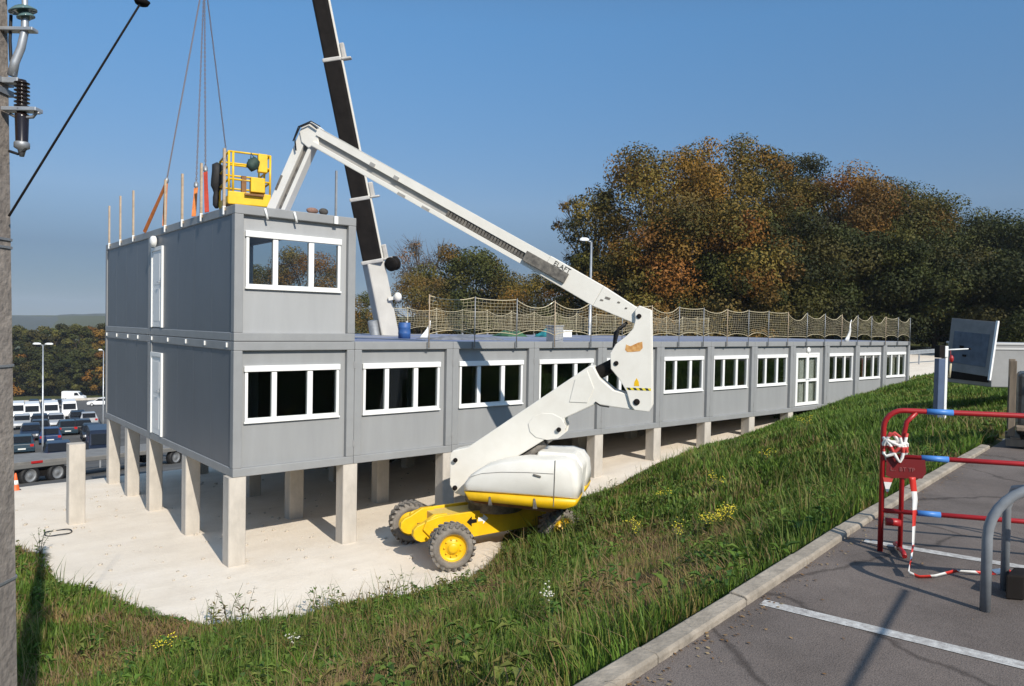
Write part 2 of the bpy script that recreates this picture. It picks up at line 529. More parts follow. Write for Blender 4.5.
m0 = t.nodes.new('ShaderNodeMix'); m0.data_type = 'RGBA'; m0.blend_type = 'MULTIPLY'; m0.inputs['Factor'].default_value = .22
L(gravel_c, m0.inputs['A']); L(track, m0.inputs['B']); gravel_c = m0.outputs['Result']
ns = noise(90, 4)
speck = ramp(ns.outputs[0], [(.30, (.55, .55, .55)), (.42, (1, 1, 1))])
mm = t.nodes.new('ShaderNodeMix'); mm.data_type = 'RGBA'; mm.blend_type = 'MULTIPLY'; mm.inputs['Factor'].default_value = .5
L(gravel_c, mm.inputs['A']); L(speck, mm.inputs['B']); gravel_c = mm.outputs['Result']
ne = noise(1.6, 9, .7)
earth_c = ramp(ne.outputs[0], [(.3, (.035, .05, .014)), (.5, (.065, .075, .022)), (.62, (.10, .08, .032)), (.8, (.16, .11, .055))])
na = noise(.35, 8, .65)
asph_c = ramp(na.outputs[0], [(.3, (.085, .083, .08)), (.55, (.12, .117, .112)), (.75, (.16, .152, .142))])
nm = noise(2.6, 6, .7)
def edge(chan):
    a = t.nodes.new('ShaderNodeMath'); a.operation = 'MULTIPLY_ADD'; L(nm.outputs[0], a.inputs[0]); a.inputs[1].default_value = .9; a.inputs[2].default_value = -.45
    s_ = t.nodes.new('ShaderNodeMath'); s_.operation = 'ADD'; L(chan, s_.inputs[0]); L(a.outputs[0], s_.inputs[1])
    r_ = t.nodes.new('ShaderNodeMapRange'); r_.inputs['From Min'].default_value = .42; r_.inputs['From Max'].default_value = .58; L(s_.outputs[0], r_.inputs['Value']); return r_.outputs[0]
c0 = mixc(edge(sp.outputs[1]), gravel_c, asph_c)
c0 = mixc(edge(sp.outputs[0]), c0, earth_c)
L(c0, b.inputs['Base Color'])
bp = t.nodes.new('ShaderNodeBump'); bp.inputs['Strength'].default_value = .5; bp.inputs['Distance'].default_value = .03
nb = noise(14, 8, .7); L(nb.outputs[0], bp.inputs['Height']); L(bp.outputs[0], b.inputs['Normal'])
ground.data.materials.append(gm)

# thin autumn haze over the whole valley
hz_ = MB().box(-3600, -950, -40, 3600, 4100, 90).build('haze', None)
hm_ = bpy.data.materials.new('haze'); hm_.use_nodes = True
hm_.node_tree.nodes.remove(hm_.node_tree.nodes['Principled BSDF'])
pv_ = hm_.node_tree.nodes.new('ShaderNodeVolumePrincipled')
pv_.inputs['Color'].default_value = (.80, .88, 1.0, 1); pv_.inputs['Density'].default_value = .0002
hm_.node_tree.links.new(pv_.outputs[0], hm_.node_tree.nodes['Material Output'].inputs['Volume'])
hz_.data.materials.clear(); hz_.data.materials.append(hm_)
tag(hz_, kind='stuff')

# far hills beyond the valley
hv, hf = [], []
hn = 90
for j in range(7):
    for i in range(hn):
        a = rad(-25 + 60 * i / (hn - 1)); d = 1250 + 140 * j
        top = 13 + 5 * math.sin(i * .21 + 1) + 3.0 * math.sin(i * .63) + 1.2 * math.sin(i * 1.9)
        prof = math.sin(min(j / 4.0, 1) * PI / 2)
        hv.append((CAM_POS.x + d * math.sin(a), CAM_POS.y + d * math.cos(a), -25 + prof * (top + 24)))
for j in range(6):
    for i in range(hn - 1):
        hf.append((j * hn + i, j * hn + i + 1, (j + 1) * hn + i + 1, (j + 1) * hn + i))
hm = MB().add(hv, hf, 0, True).build('hills', mat('wooded hill', (.025, .035, .022), .95, vscale=.03, col2=(.05, .055, .035), bump=1.0, bscale=.09))
tag(hm, kind='structure')

# ------------------------------------------------------------------ parking lot, kerb, markings
LOT = 1.28
xs = list(np.linspace(-40, 40, 81))
pv = [(x, float(kerb_y(x)) + .004, LOT) for x in xs] + [(x, -60.0, LOT) for x in xs]
pf = [(i, i + 81, i + 82, i + 1) for i in range(80)]
am = bpy.data.materials.new('parking asphalt'); am.use_nodes = True
t = am.node_tree; L = t.links.new
b = t.nodes['Principled BSDF']; b.inputs['Roughness'].default_value = .9; b.inputs['Specular IOR Level'].default_value = .25
tc = t.nodes.new('ShaderNodeTexCoord')
n1 = noise(1.3, 8, .7); n2 = noise(140, 3); n3 = noise(26, 6)
c1 = ramp(n1.outputs[0], [(.3, (.112, .093, .082)), (.55, (.152, .127, .113)), (.8, (.19, .16, .14))])
c2 = ramp(n2.outputs[0], [(.32, (.45, .45, .45)), (.5, (1, 1, 1)), (.72, (1.5, 1.45, 1.4))])
mm = t.nodes.new('ShaderNodeMix'); mm.data_type = 'RGBA'; mm.blend_type = 'MULTIPLY'; mm.inputs['Factor'].default_value = .75
L(c1, mm.inputs['A']); L(c2, mm.inputs['B']); L(mm.outputs['Result'], b.inputs['Base Color'])
bp = t.nodes.new('ShaderNodeBump'); bp.inputs['Strength'].default_value = .6; bp.inputs['Distance'].default_value = .008
L(n2.outputs[0], bp.inputs['Height']); L(bp.outputs[0], b.inputs['Normal'])
# old cracks and darker damp patches
vo = t.nodes.new('ShaderNodeTexVoronoi'); vo.feature = 'DISTANCE_TO_EDGE'; vo.inputs['Scale'].default_value = .55
nd = noise(2.2, 5); dm_ = t.nodes.new('ShaderNodeMix'); dm_.data_type = 'RGBA'; dm_.inputs['Factor'].default_value = .22
L(tc.outputs['Object'], dm_.inputs['A']); L(nd.outputs['Color'], dm_.inputs['B']); L(dm_.outputs['Result'], vo.inputs['Vector'])
crk = ramp(vo.outputs['Distance'], [(.0, (.35, .33, .32)), (.006, (.6, .6, .6)), (.012, (1, 1, 1))])
n5 = noise(.7, 7, .7); blot = ramp(n5.outputs[0], [(.30, (.72, .71, .70)), (.48, (1, 1, 1)), (.66, (1.14, 1.12, 1.10))])
for src_, fac_ in ((crk, .75), (blot, .9)):
    m5 = t.nodes.new('ShaderNodeMix'); m5.data_type = 'RGBA'; m5.blend_type = 'MULTIPLY'; m5.inputs['Factor'].default_value = fac_
    L(b.inputs['Base Color'].links[0].from_socket, m5.inputs['A']); L(src_, m5.inputs['B']); L(m5.outputs['Result'], b.inputs['Base Color'])
tag(MB().add(pv, pf).build('parking_lot', am), kind='structure')
# kerb stones: one sheet of stones with open joints
kb = MB()
x = -9.0
while x < 6.5:
    L_ = 1.0 if random.random() < .8 else .5
    x1 = x + L_ - .012
    ya, yb = float(kerb_y(x)), float(kerb_y(x1))
    d = Vector((x1 - x, yb - ya, 0)).normalized(); n = Vector((-d.y, d.x, 0))
    j = random.uniform(-.005, .005)
    prof = [(.0, -.15), (.0, .034 + j), (.014, .046 + j), (.10, .052 + j), (.115, .044 + j), (.115, -.15)]
    kb.prism(prof, (x, ya, LOT), n, Vector((0, 0, 1)), d, 0, (x1 - x) / d.x)
    x += L_
tag(kb.build('kerb', MAT['stonekerb'], bevel=.006), kind='structure')
def stripe(p, q, wd, name='road_marking'):
    p, q = Vector((*p, LOT + .004)), Vector((*q, LOT + .004)); d = (q - p).normalized(); n = Vector((-d.y, d.x, 0)) * wd / 2
    tag(MB().add([p - n, q - n, q + n, p + n], [(0, 1, 2, 3)]).build(name, MAT['paintline']), kind='structure')
stripe((-.89, -11.24), (-.25, -14.2), .10)
stripe((.90, -11.02), (1.75, -14.3), .10)
# ------------------------------------------------------------------ modular building
W_, H_, LF, LB = 2.45, 2.5, 5.7, 4.74
def window_part(parent, x0, x1, z0, z1, yf, glass):
    """white three-light window: frame and mullions, glass, roller-shutter box"""
    f = MB(); d0, d1 = yf - .035, yf + .05
    zt_ = z1 - .11
    f.box(x0, d0, z0, x1, d1, z0 + .075)
    f.box(x0, d0, z0 + .075, x0 + .055, d1, zt_)
    f.box(x1 - .055, d0, z0 + .075, x1, d1, zt_)
    wd = x1 - x0
    m1, m2 = x0 + wd * .295, x0 + wd * .675
    f.box(m1 - .05, d0 + .006, z0 + .075, m1 + .05, d1, zt_)
    f.box(m2 - .055, d0 + .006, z0 + .075, m2 + .055, d1, zt_)
    f.box(x0 - .02, yf - .06, z0 - .02, x1 + .02, d0 - .001, z0 + .012)      # sill lip
    win = f.build('window', MAT['white'], parent, bevel=.006)
    g = MB()
    for a, b_ in ((x0 + .055, m1 - .05), (m1 + .05, m2 - .055), (m2 + .055, x1 - .055)):
        g.box(a, yf + .008, z0 + .075, b_, yf + .014, zt_)
    g.build('pane', glass, win)
    s = MB(); s.box(x0 - .02, yf - .055, zt_ + .012, x1 + .02, yf + .05, z1 + .015)
    s.build('shutter_box', MAT['white'], win, bevel=.01)
    return win

def corrug_side(mb, x, y0, y1, z0, z1, mi=0, sgn=-1):
    """flat cladding with shallow vertical seams"""
    n = max(1, round((y1 - y0) / 1.15)); st = (y1 - y0) / n
    for i in range(n):
        a, b_ = y0 + i * st, y0 + (i + 1) * st
        mb.box(min(x, x - sgn * .04), a + .004, z0, max(x, x - sgn * .04), b_ - .004, z1, mi)

def side_door(parent, y0, y1, z0, z1, lamp):
    f = MB()
    f.box(-.02, y0, z0, .05, y0 + .07, z1); f.box(-.02, y1 - .07, z0, .05, y1, z1); f.box(-.02, y0 + .07, z1 - .09, .05, y1 - .07, z1)
    d = MB(); d.box(.0, y0 + .072, z0 + .01, .045, y1 - .072, z1 - .092)
    for a, b_ in ((.15, .9), (1.0, 1.72)):
        d.box(-.006, y0 + .2, z0 + a, .0005, y1 - .2, z0 + b_)
    door = d.build('door', MAT['doorwhite'], parent, bevel=.005)
    f.build('frame', MAT['white'], door, bevel=.004)
    h = MB(); h.box(-.012, y0 + .10, z0 + .93, 0, y0 + .15, z0 + 1.13); h.tube([(-.01, y0 + .125, z0 + 1.05), (-.05, y0 + .125, z0 + 1.05), (-.05, y0 + .25, z0 + 1.05)], .011, 6)
    h.build('handle', MAT['galv'], door)
    if lamp:
        l = MB(); l.lathe([(.10, 0), (.13, .02), (.13, .08), (.11, .11), (.05, .13)], (0, (y0 + y1) / 2 + .1, z1 + .13), (-1, 0, 0), 14)
        l.build('wall_lamp', MAT['white'], parent)

def make_module(name, label, cat, group, loc, length=LF, front='window', left_side=False, right_side=False, back=False, upper=False, side_door_=None, lamp=False,
                inner_back=True, posts_only=False, roof='roofblue'):
    m = empty(name, loc, 0, label, cat, group)
    f = MB(); pw = .17
    for (x, y) in ((0, 0), (W_ - pw, 0), (0, length - pw), (W_ - pw, length - pw)):
        f.box(x + .002, y + .002, .16, x + pw - .002, y + pw - .002, H_ - .17)
    g_ = .003
    f.box(g_, 0, H_ - .17, W_ - g_, pw, H_ - .004); f.box(g_, length - pw, H_ - .17, W_ - g_, length - .002, H_ - .004)
    f.box(g_, 0.0, 0.004, W_ - g_, pw, .16); f.box(g_, length - pw, .004, W_ - g_, length - .002, .16)
    f.box(g_, pw, H_ - .17, pw, length - pw, H_ - .004); f.box(W_ - pw, pw, H_ - .17, W_ - g_, length - pw, H_ - .004)
    f.box(g_, pw, .004, pw, length - pw, .16); f.box(W_ - pw, pw, .004, W_ - g_, length - pw, .16)
    f.build('frame', MAT['greyframe'], m, bevel=.012)
    MB().box(pw, pw, .10, W_ - pw, length - pw, .155).build('floor', MAT['roomshade'], m)
    MB().box(pw, pw, .05, W_ - pw, length - pw, .098).build('bounce_underside', MAT['under'], m)  # pale sheet added to bounce light onto the ground below
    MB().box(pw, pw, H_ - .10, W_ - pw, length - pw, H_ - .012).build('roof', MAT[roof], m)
    MB().box(pw, pw, H_ - .16, W_ - pw, length - pw, H_ - .11).build('ceiling', MAT['roomshade'] if not upper else MAT['greyshade'], m)
    py0, py1 = .10, .15
    if front == 'window':
        x0, x1, z0, z1 = .24, 2.14, .99, 2.03
        p = MB()
        p.box(pw, py0, .16, W_ - pw, py1, z0); p.box(pw, py0, z1, W_ - pw, py1, H_ - .17)
        p.box(pw, py0, z0, x0, py1, z1); p.box(x1, py0, z0, W_ - pw, py1, z1)
        p.build('front_panel', MAT['greyup' if upper else 'grey'], m)
        window_part(m, x0, x1, z0, z1, py0, MAT['glassu'] if upper else MAT['glassl'])
    elif front == 'door':
        x0, x1, z0, z1 = .33, 1.99, .18, 2.08
        p = MB()
        p.box(pw, py0, z1, W_ - pw, py1, H_ - .17); p.box(pw, py0, .16, x0, py1, z1); p.box(x1, py0, .16, W_ - pw, py1, z1)
        p.build('front_panel', MAT['grey'], m)
        xm = (x0 + x1) / 2
        fr = MB(); fr.box(x0, py0 - .03, z0, x0 + .06, py1, z1); fr.box(x1 - .06, py0 - .03, z0, x1, py1, z1); fr.box(x0 + .06, py0 - .03, z1 - .07, x1 - .06, py1, z1)
        fr.build('door_frame', MAT['white'], m, bevel=.005)
        for a, b_ in ((x0 + .062, xm - .002), (xm + .002, x1 - .062)):
            d = MB()
            d.box(a, py0 - .02, z0 + .005, a + .085, py1 - .01, z1 - .072); d.box(b_ - .085, py0 - .02, z0 + .005, b_, py1 - .01, z1 - .072)
            for q0, q1 in ((z0 + .005, z0 + .12), (z0 + .86, z0 + .96), (z1 - .17, z1 - .072)):
                d.box(a + .085, py0 - .02, q0, b_ - .085, py1 - .01, q1)
            dd = d.build('door', MAT['white'], m, bevel=.005)
            MB().box(a + .085, py0 + .012, z0 + .12, b_ - .085, py0 + .018, z1 - .17).build('pane', MAT['glassl'], dd)
            hx = b_ - .04 if a < xm - .3 else a + .04
            MB().tube([(hx, py0 - .02, z0 + .95), (hx, py0 - .06, z0 + .95), (hx + .1 * (1 if a > xm - .3 else -1), py0 - .06, z0 + .95)], .01, 6).build('handle', MAT['galv'], dd)
        MB().lathe([(.05, 0), (.11, .01), (.11, .05), (.08, .075)], (xm, py0, z1 + .10), (0, -1, 0), 12).build('wall_lamp', MAT['white'], m)
    if inner_back:
        MB().box(pw, length - .14, .16, W_ - pw, length - .10, H_ - .17).build('back_wall', MAT['roomshade'] if not back else MAT['grey'], m)
    if left_side:
        s = MB()
        if side_door_:
            a, b_, c, d = side_door_
            corrug_side(s, .025, pw, a, .16, H_ - .17); corrug_side(s, .025, b_, length - pw, .16, H_ - .17) if b_ < length - pw - .05 else None
            s.box(.025, a, d, .065, min(b_, length - pw), H_ - .17)
            if c > .17: s.box(.025, a, .16, .065, min(b_, length - pw), c)
        else:
            corrug_side(s, .025, pw, length - pw, .16, H_ - .17)
        s.build('side_panel', MAT['greyshade'], m)
        if side_door_: side_door(m, *side_door_, lamp)
    if right_side:
        s = MB(); corrug_side(s, W_ - .025, pw, length - pw, .16, H_ - .17, 0, 1); s.build('end_panel', MAT['greyshade'], m)
    return m

def coupling(parent, x):
    c = MB()
    for z in (.42, 2.02):
        c.box(x - .022, -.008, z - .07, x + .022, -.0005, z + .07)
    build_each(c, 'coupling_plate', MAT['dirtgrey'], parent, bevel=.004)
def clips(parent, spots):
    for (x, y, z) in spots:
        c = MB(); c.box(x - .022, y - .022, z - .07, x + .004, y + .022, z + .02)
        c.build('clip', MAT['white'], parent, bevel=.006)

GF, GB = 'front modules of the ground storey', 'rear modules of the ground storey'
first = make_module('building_module', 'grey ground-storey corner module with white side door, directly under the upper storey', 'building module', GF, (0, 0, 0), left_side=True, side_door_=(4.62, 5.53, .17, 2.10))
coupling(first, W_)
clips(first, [(0, y, 2.45) for y in (.35, 1.6, 2.82, 4.14, 5.46)])
proto = make_module('building_module', 'grey module with three-pane window, second along the front from the near corner', 'building module', GF, (W_, 0, 0))
coupling(proto, W_)
for i in range(2, 12):
    if i == 8:
        m = make_module('building_module', 'grey module with white glazed double door and pale curtains behind it', 'building module', GF, (i * W_, 0, 0), front='door')
        coupling(m, W_)
    elif i == 11:
        m = make_module('building_module', 'grey windowed end module farthest along the front, beside the gravel path', 'building module', GF, (i * W_, 0, 0), right_side=True)
    else:
        m = copy_tree(proto); m.location = (i * W_, 0, 0)
        extra = {4: ', behind the lift arm', 5: ', behind the lift link', 7: ', before the glazed door', 9: ', after the glazed door'}.get(i, '')
        m['label'] = f'grey module with three-pane window, {ORD[i]} from the near corner{extra}'
rb = make_module('building_module', 'grey rear ground-storey module at the far left end, under the upper rear module', 'building module', GB, (0, LF + .004, 0), LB, None, left_side=True)
clips(rb, [(0, y - LF, 2.45) for y in (6.75, 7.77, 8.99, 10.2)])
rproto = make_module('building_module', 'rear ground-storey module with blue roof, second from the left end', 'building module', GB, (W_, LF + .004, 0), LB, None, back=True)
for i in range(2, 12):
    m = copy_tree(rproto) ; m.location = (i * W_, LF + .004, 0)
    m['label'] = f'rear ground-storey module with blue roof, {ORD[i]} from the left end behind the front row'
GU = 'modules of the upper storey'
up = make_module('building_module', 'grey upper-storey front module with see-through three-pane window and white side door', 'building module', GU, (0, 0, H_), left_side=True, upper=True,
                 side_door_=(4.62, 5.53, .19, 2.07), lamp=True, inner_back=False)
b2 = MB()
for x in (.55, 1.12): b2.tube([(x, -.012, 2.47), (x + .02, -.03, 2.38), (x + .05, -.03, 2.27)], .022, 6)
build_each(b2, 'bracket', MAT['white'], up)
upr = make_module('building_module', 'grey upper-storey rear module, being set down on the lifting straps', 'building module', GU, (0, LF + .004, H_), LB, None, left_side=True, upper=True, inner_back=False)

# roof-edge posts of the upper storey
GP = 'thin posts clipped to the upper roof edge'
for k, (y, h) in enumerate(((9.89, 1.13), (8.59, 1.25), (7.21, 1.22), (4.36, 1.10), (3.09, 1.05), (1.84, 1.08), (.52, 1.15))):
    p = empty('guard_post', (-.02, y, 4.93), 0, f'thin wooden post clipped to the upper left roof edge, {ORD[6 - k]} back from the near corner', 'post', GP)
    MB().box(-.022, -.022, 0, .022, .022, h).build('batten', MAT['wood'], p)
    c = MB(); c.box(-.026, -.03, -.08, .0, .03, .055); c.box(-.027, -.027, .0555, .027, .027, .08); c.build('clip', MAT['white'], p, bevel=.005)
p = empty('guard_post', (1.98, -.02, 4.93), 0, 'thin post clipped to the upper front roof edge beside the jib of the lift', 'post', GP)
MB().box(-.018, -.018, 0, .018, .018, .95).build('batten', MAT['steel'], p)
MB().box(-.04, -.03, -.1, .04, .0, .05).build('clip', MAT['white'], p)
for nm, lab, (x, y, z), (a, b_, c) in (('roof_block', 'reddish brown block lying on the upper roof edge', (1.55, .12, 5.0), (.13, .06, .06)), ('roof_sack', 'dark lump of sacking beside the brown block on the upper roof', (1.80, .15, 5.0), (.10, .07, .07))):
    mb = MB(); mb.ball((x, y, z + c), 1, 10, 0, (a, b_, c)); 
    o = mb.build(nm, mat(nm, (.22, .13, .10) if 'block' in nm else (.06, .055, .05), .9, var=.4, vscale=14)); tag(o, lab, nm.split('_')[1])

# curtain inside the glazed door and red curtain in a far window
def curtain(x0, x1, y, z0, z1, m, label):
    n = 60; vs = []; fs = []
    for i in range(n + 1):
        x = x0 + (x1 - x0) * i / n; yy = y + .03 * math.sin(i * .9) + .01 * math.sin(i * 2.3)
        vs += [(x, yy, z0), (x, yy, z1), (x, yy + .004, z0), (x, yy + .004, z1)]
    for i in range(n):
        a = 4 * i
        fs += [(a, a + 4, a + 5, a + 1), (a + 2, a + 3, a + 7, a + 6)]
    tag(MB().add(vs, fs, 0, True).build('curtain', m), label, 'curtain')
cm = mat_stripes('curtain cloth', (.72, .70, .66), (.42, .40, .37), (1, 0, 0), 7.0, .7, .9)
curtain(8 * W_ + .35, 8 * W_ + 1.97, .22, .22, 2.03, cm, 'pale striped curtain hanging behind the white glazed double door')
curtain(10 * W_ + .75, 10 * W_ + 1.25, .26, .9, 2.0, mat('red cloth', (.30, .03, .03), .9), 'red curtain in the second window from the far end')
curtain(11 * W_ + 1.0, 11 * W_ + 1.5, .26, .9, 2.0, mat('cream cloth', (.5, .47, .42), .9), 'cream curtain in the farthest window of the front')

# ------------------------------------------------------------------ pillars
GPI = 'concrete pillars carrying the building'
def pillar(x, y, sx, sy, top, label, grp=GPI):
    zb = zt1(x, y) - .3
    mb = MB(); c = .015
    prof = [(-sx + c, -sy), (sx - c, -sy), (sx, -sy + c), (sx, sy - c), (sx - c, sy), (-sx + c, sy), (-sx, sy - c), (-sx, -sy + c)]
    mb.prism(prof, (0, 0, zb), (1, 0, 0), (0, 1, 0), (0, 0, 1), 0, top - zb)
    o = mb.build('concrete_pillar', MAT['concrete'], loc=(x, y, 0))
    return tag(o, label, 'pillar', grp)
for i in range(0, 10):
    x = i * W_
    nm = 'near corner pillar of pale concrete under the building' if i == 0 else f'pale concrete pillar under the front edge, {ORD[i]} along from the near corner pillar' if i > 1 else 'pale concrete pillar under the front edge, next to the near corner pillar'
    pillar(x + (.10 if i == 0 else -.06), .17, .16, .16, 0.0, nm)
for k, y in enumerate((2.95, 5.80, 7.95, 10.1)):
    pillar(.16, y, .15, .15, 0.0, f'pale concrete pillar under the left side, {ORD[k]} behind the near corner pillar')
for k, (x, y) in enumerate(((2.40, 2.75), (4.62, 2.65), (7.1, 3.0), (9.6, 3.0), (12.0, 3.0), (14.5, 3.0))):
    pillar(x, y, .17, .15, 0.0, f'shaded concrete pillar in the second row under the building, {ORD[k]} from the left')
for k, (x, y) in enumerate(((2.6, 5.8), (5.0, 5.8), (2.6, 10.0), (5.0, 10.0), (7.4, 5.8), (9.8, 5.8), (7.4, 10.0))):
    pillar(x, y, .16, .15, 0.0, f'shaded concrete pillar deep under the building, {"middle" if y < 8 else "rear"} row, {ORD[round(x / 2.45) - 1]} inward')
pillar(-1.55, 5.6, .165, .165, .03, 'lone pale concrete pillar standing free on the gravel left of the building', None)

# hose ring lying on the gravel
hr = MB(); pts = []
for i in range(41):
    a = 2 * PI * i / 40
    x, y = -2.02 + .25 * math.cos(a), 4.75 + .28 * math.sin(a)
    pts.append((x, y, zt1(x, y) + .02 + .012 * math.sin(3 * a)))
hr.tube(pts, .012, 6)
tag(hr.build('hose_ring', MAT['black']), 'dark loop of hose lying on the gravel by the lone pillar', 'hose')

# ------------------------------------------------------------------ safety net round the lower roof
def net(name, label, y, posts, ztop, zbot, sag, seed, cell=.105, grp=None):
    r = random.Random(seed); mb = MB(); th = .0035 if y < 5 else .0045
    root = empty(name, (posts[0], y, 2.5), 0, label, 'safety net', grp)
    def topz(x, x0, x1, s): t_ = (x - x0) / (x1 - x0); return ztop - 4 * s * t_ * (1 - t_)
    def botz(x, x0, x1, s): t_ = (x - x0) / (x1 - x0); return zbot + 4 * s * t_ * (1 - t_)
    top_path, bot_path = [], []
    for x0, x1 in zip(posts[:-1], posts[1:]):
        s, s2 = sag * r.choice((.25, .5, .9, 1.3, 1.9)), .07 * r.uniform(.3, 2.0)
        n = max(4, int((x1 - x0) / cell))
        cols = []
        m_ = 10
        for i in range(n + 1):
            x = x0 + (x1 - x0) * i / n
            a, b_ = botz(x, x0, x1, s2), topz(x, x0, x1, s)
            cols.append([(x + .012 * math.sin(j * 1.3 + i), y + .02 * math.sin(j * .8 + i * .5), a + (b_ - a) * j / m_) for j in range(m_ + 1)])
        for c in cols[:-1]: strip(mb, c, th)
        for j in range(1, m_): strip(mb, [c[j] for c in cols], th)
        top_path += [c[-1] for c in cols]; bot_path += [c[0] for c in cols]
    mb2 = MB(); mb2.tube(top_path, .011, 5); mb2.tube(bot_path, .009, 5)
    for m in (mb, mb2): m.v = [(a - posts[0], b_ - y, c - 2.5) for a, b_, c in m.v]
    mb.build('netting', MAT['netc'], root); mb2.build('edge_rope', MAT['netc'], root)
def strip(mb, path, th):
    """thin three-sided cord"""
    o = len(mb.v); n = len(path)
    for i, p in enumerate(path):
        q = path[min(i + 1, n - 1)]; p0 = path[max(i - 1, 0)]
        vert = abs(q[2] - p0[2]) > abs(q[0] - p0[0])
        u = (1, 0, 0) if vert else (0, 0, 1)
        for a in (0, 2.094, 4.189):
            c, s_ = math.cos(a) * th, math.sin(a) * th
            mb.v.append((p[0] + u[0] * c, p[1] + s_, p[2] + u[2] * c))
    for i in range(n - 1):
        for k in range(3):
            k2 = (k + 1) % 3
            mb.f.append([o + 3 * i + k, o + 3 * i + k2, o + 3 * i + 3 + k2, o + 3 * i + 3 + k]); mb.m.append(0); mb.s.append(True)
fp = [4.21, 5.46, 6.72, 7.97, 9.28, 10.5, 11.75, 13.0, 14.2, 15.45, 16.65, 17.85, 19.1, 20.4, 21.7, 23.0, 24.3, 25.5, 26.8, 28.0, 29.2]
bp_ = [8.9, 10.2, 11.5, 12.75, 14.02, 15.3, 16.6, 17.9, 19.2, 20.5, 21.8, 23.1, 24.4, 25.7, 27.0, 28.3, 29.3]
net('safety_net', 'cream knotted safety net sagging between posts along the front roof edge', -.03, fp, 3.50, 2.66, .14, 1)
net('safety_net', 'cream knotted safety net along the rear roof edge, seen through the front net', 10.35, bp_, 3.47, 2.66, .10, 2, .12)
G1, G2 = 'net posts on the front roof edge', 'net posts on the rear roof edge'
for k, x in enumerate(fp):
    p = empty('net_post', (x, -.05, 2.36), 0, f'thin net post clamped to the front roof edge, {ORD[k]} along from the upper storey', 'post', G1)
    MB().tube([(0, 0, 0), (0, 0, 1.17)], .0125, 6).build('tube', MAT['wood'] if k % 3 == 0 else MAT['steel'], p)
    MB().box(-.03, .0, -.02, .03, .045, .12).build('clamp', MAT['steel'], p)
for k, x in enumerate(bp_):
    p = empty('net_post', (x, 10.40, 2.46), 0, f'thin net post clamped to the rear roof edge, {ORD[k]} along from the crane boom', 'post', G2)
    MB().tube([(0, 0, 0), (0, 0, 1.05)], .016, 6).build('tube', MAT['netc'], p)
    MB().box(-.035, -.05, -.03, .035, .0, .1).build('clamp', MAT['steel'], p)

# odds and ends on the lower roof
def blob_sheet(name, label, cat, x, y, sx, sy, h, m, seed):
    r = random.Random(seed); n = 12; vs = []; fs = []
    for j in range(n + 1):
        for i in range(n + 1):
            u, v = i / n * 2 - 1, j / n * 2 - 1
            e = max(0, 1 - max(abs(u), abs(v)) ** 3)
            vs.append((x + u * sx * (1 + .08 * math.sin(5 * v + seed)), y + v * sy, 2.49 + .006 + h * e * (.65 + .35 * math.sin(4.1 * u + seed) * math.cos(3.3 * v + 2 * seed))))
    for j in range(n):
        for i in range(n): a = j * (n + 1) + i; fs.append((a, a + 1, a + n + 2, a + n + 1))
    o = MB().add(vs, fs, 0, True).build(name, m); so = o.modifiers.new('thick', 'SOLIDIFY'); so.thickness = .01
    tag(o, label, cat)
tb = mat('blue tarpaulin', (.03, .10, .30), .55, var=.2, vscale=6)
blob_sheet('tarpaulin', 'crumpled blue tarpaulin on the roof beside the upper storey', 'tarpaulin', 3.55, 3.2, .38, .5, .22, tb, 1)
blob_sheet('tarpaulin', 'crumpled green sheet on the roof behind the front net', 'tarpaulin', 12.4, 7.0, .5, .5, .26, mat('green sheet', (.04, .11, .05), .6, var=.3, vscale=6), 2)
blob_sheet('tarpaulin', 'turquoise sheet bundled on the roof behind the front net', 'tarpaulin', 13.6, 6.2, .38, .4, .32, mat('turquoise sheet', (.03, .26, .27), .6, var=.2, vscale=6), 3)
blob_sheet('tarpaulin', 'dark folded sheet under the first net posts', 'tarpaulin', 6.9, 2.4, 1.1, .5, .12, mat('slate sheet', (.16, .17, .19), .7, var=.3, vscale=6), 4)
for nm, lab, cat, x, y, a, b_, h, m in (('water_drum', 'bright blue drum standing on the roof at the foot of the crane boom', 'drum', 5.6, 3.2, .16, .16, .42, tb),
                                     ('packing_box', 'low white box on the roof beside the turquoise sheet', 'box', 14.2, 6.3, .42, .25, .26, MAT['white']),
                                     ('roof_unit', 'upright pale grey housing on the front roof edge near the lift boom', 'roof unit', 8.45, .45, .17, .15, .42, MAT['greyup'])):
    r_ = empty(nm, (x, y, 2.488), 0, lab, cat)
    if nm == 'water_drum':
        MB().lathe([(a, 0), (a, .12), (a * 1.06, .14), (a, .16), (a, .27), (a * 1.06, .29), (a, .31), (a, h - .02), (a * .9, h)], (0, 0, 0), (0, 0, 1), 18).build('shell', m, r_)
        MB().lathe([(.03, 0), (.03, .03)], (.07, 0, h), (0, 0, 1), 8).build('cap', MAT['white'], r_)
    else:
        MB().box(-a, -b_, 0, a, b_, h - .04).build('case', m, r_, bevel=.015)
        MB().box(-a - .015, -b_ - .015, h - .039, a + .015, b_ + .015, h).build('lid', m, r_, bevel=.01)
for nm, lab, x, y, h, rr in (('cloth_wrap', 'white plastic sheet gathered in a spike on the roof by the blue drum', 6.15, 3.1, .5, .10), ('cloth_wrap', 'white cloth twisted round a leaning net prop near the far roof end', 24.6, .5, .9, .12)):
    mb = MB(); n = 14; pr = []
    for i in range(9):
        t_ = i / 8; pr.append((rr * (1 - t_) ** 1.4 + .02, h * t_))
    mb.lathe(pr, (0, 0, 0), (.25, 0, 1), 10)
    mb.v = [(a + .05 * math.sin(6 * c + 3 * a) + .25 * c * c, b_ * .5 + .03 * math.cos(7 * c), c) for a, b_, c in mb.v]
    tag(mb.build(nm, MAT['white'], loc=(x, y, 2.49)), lab, 'cloth')
F_ = 741.28
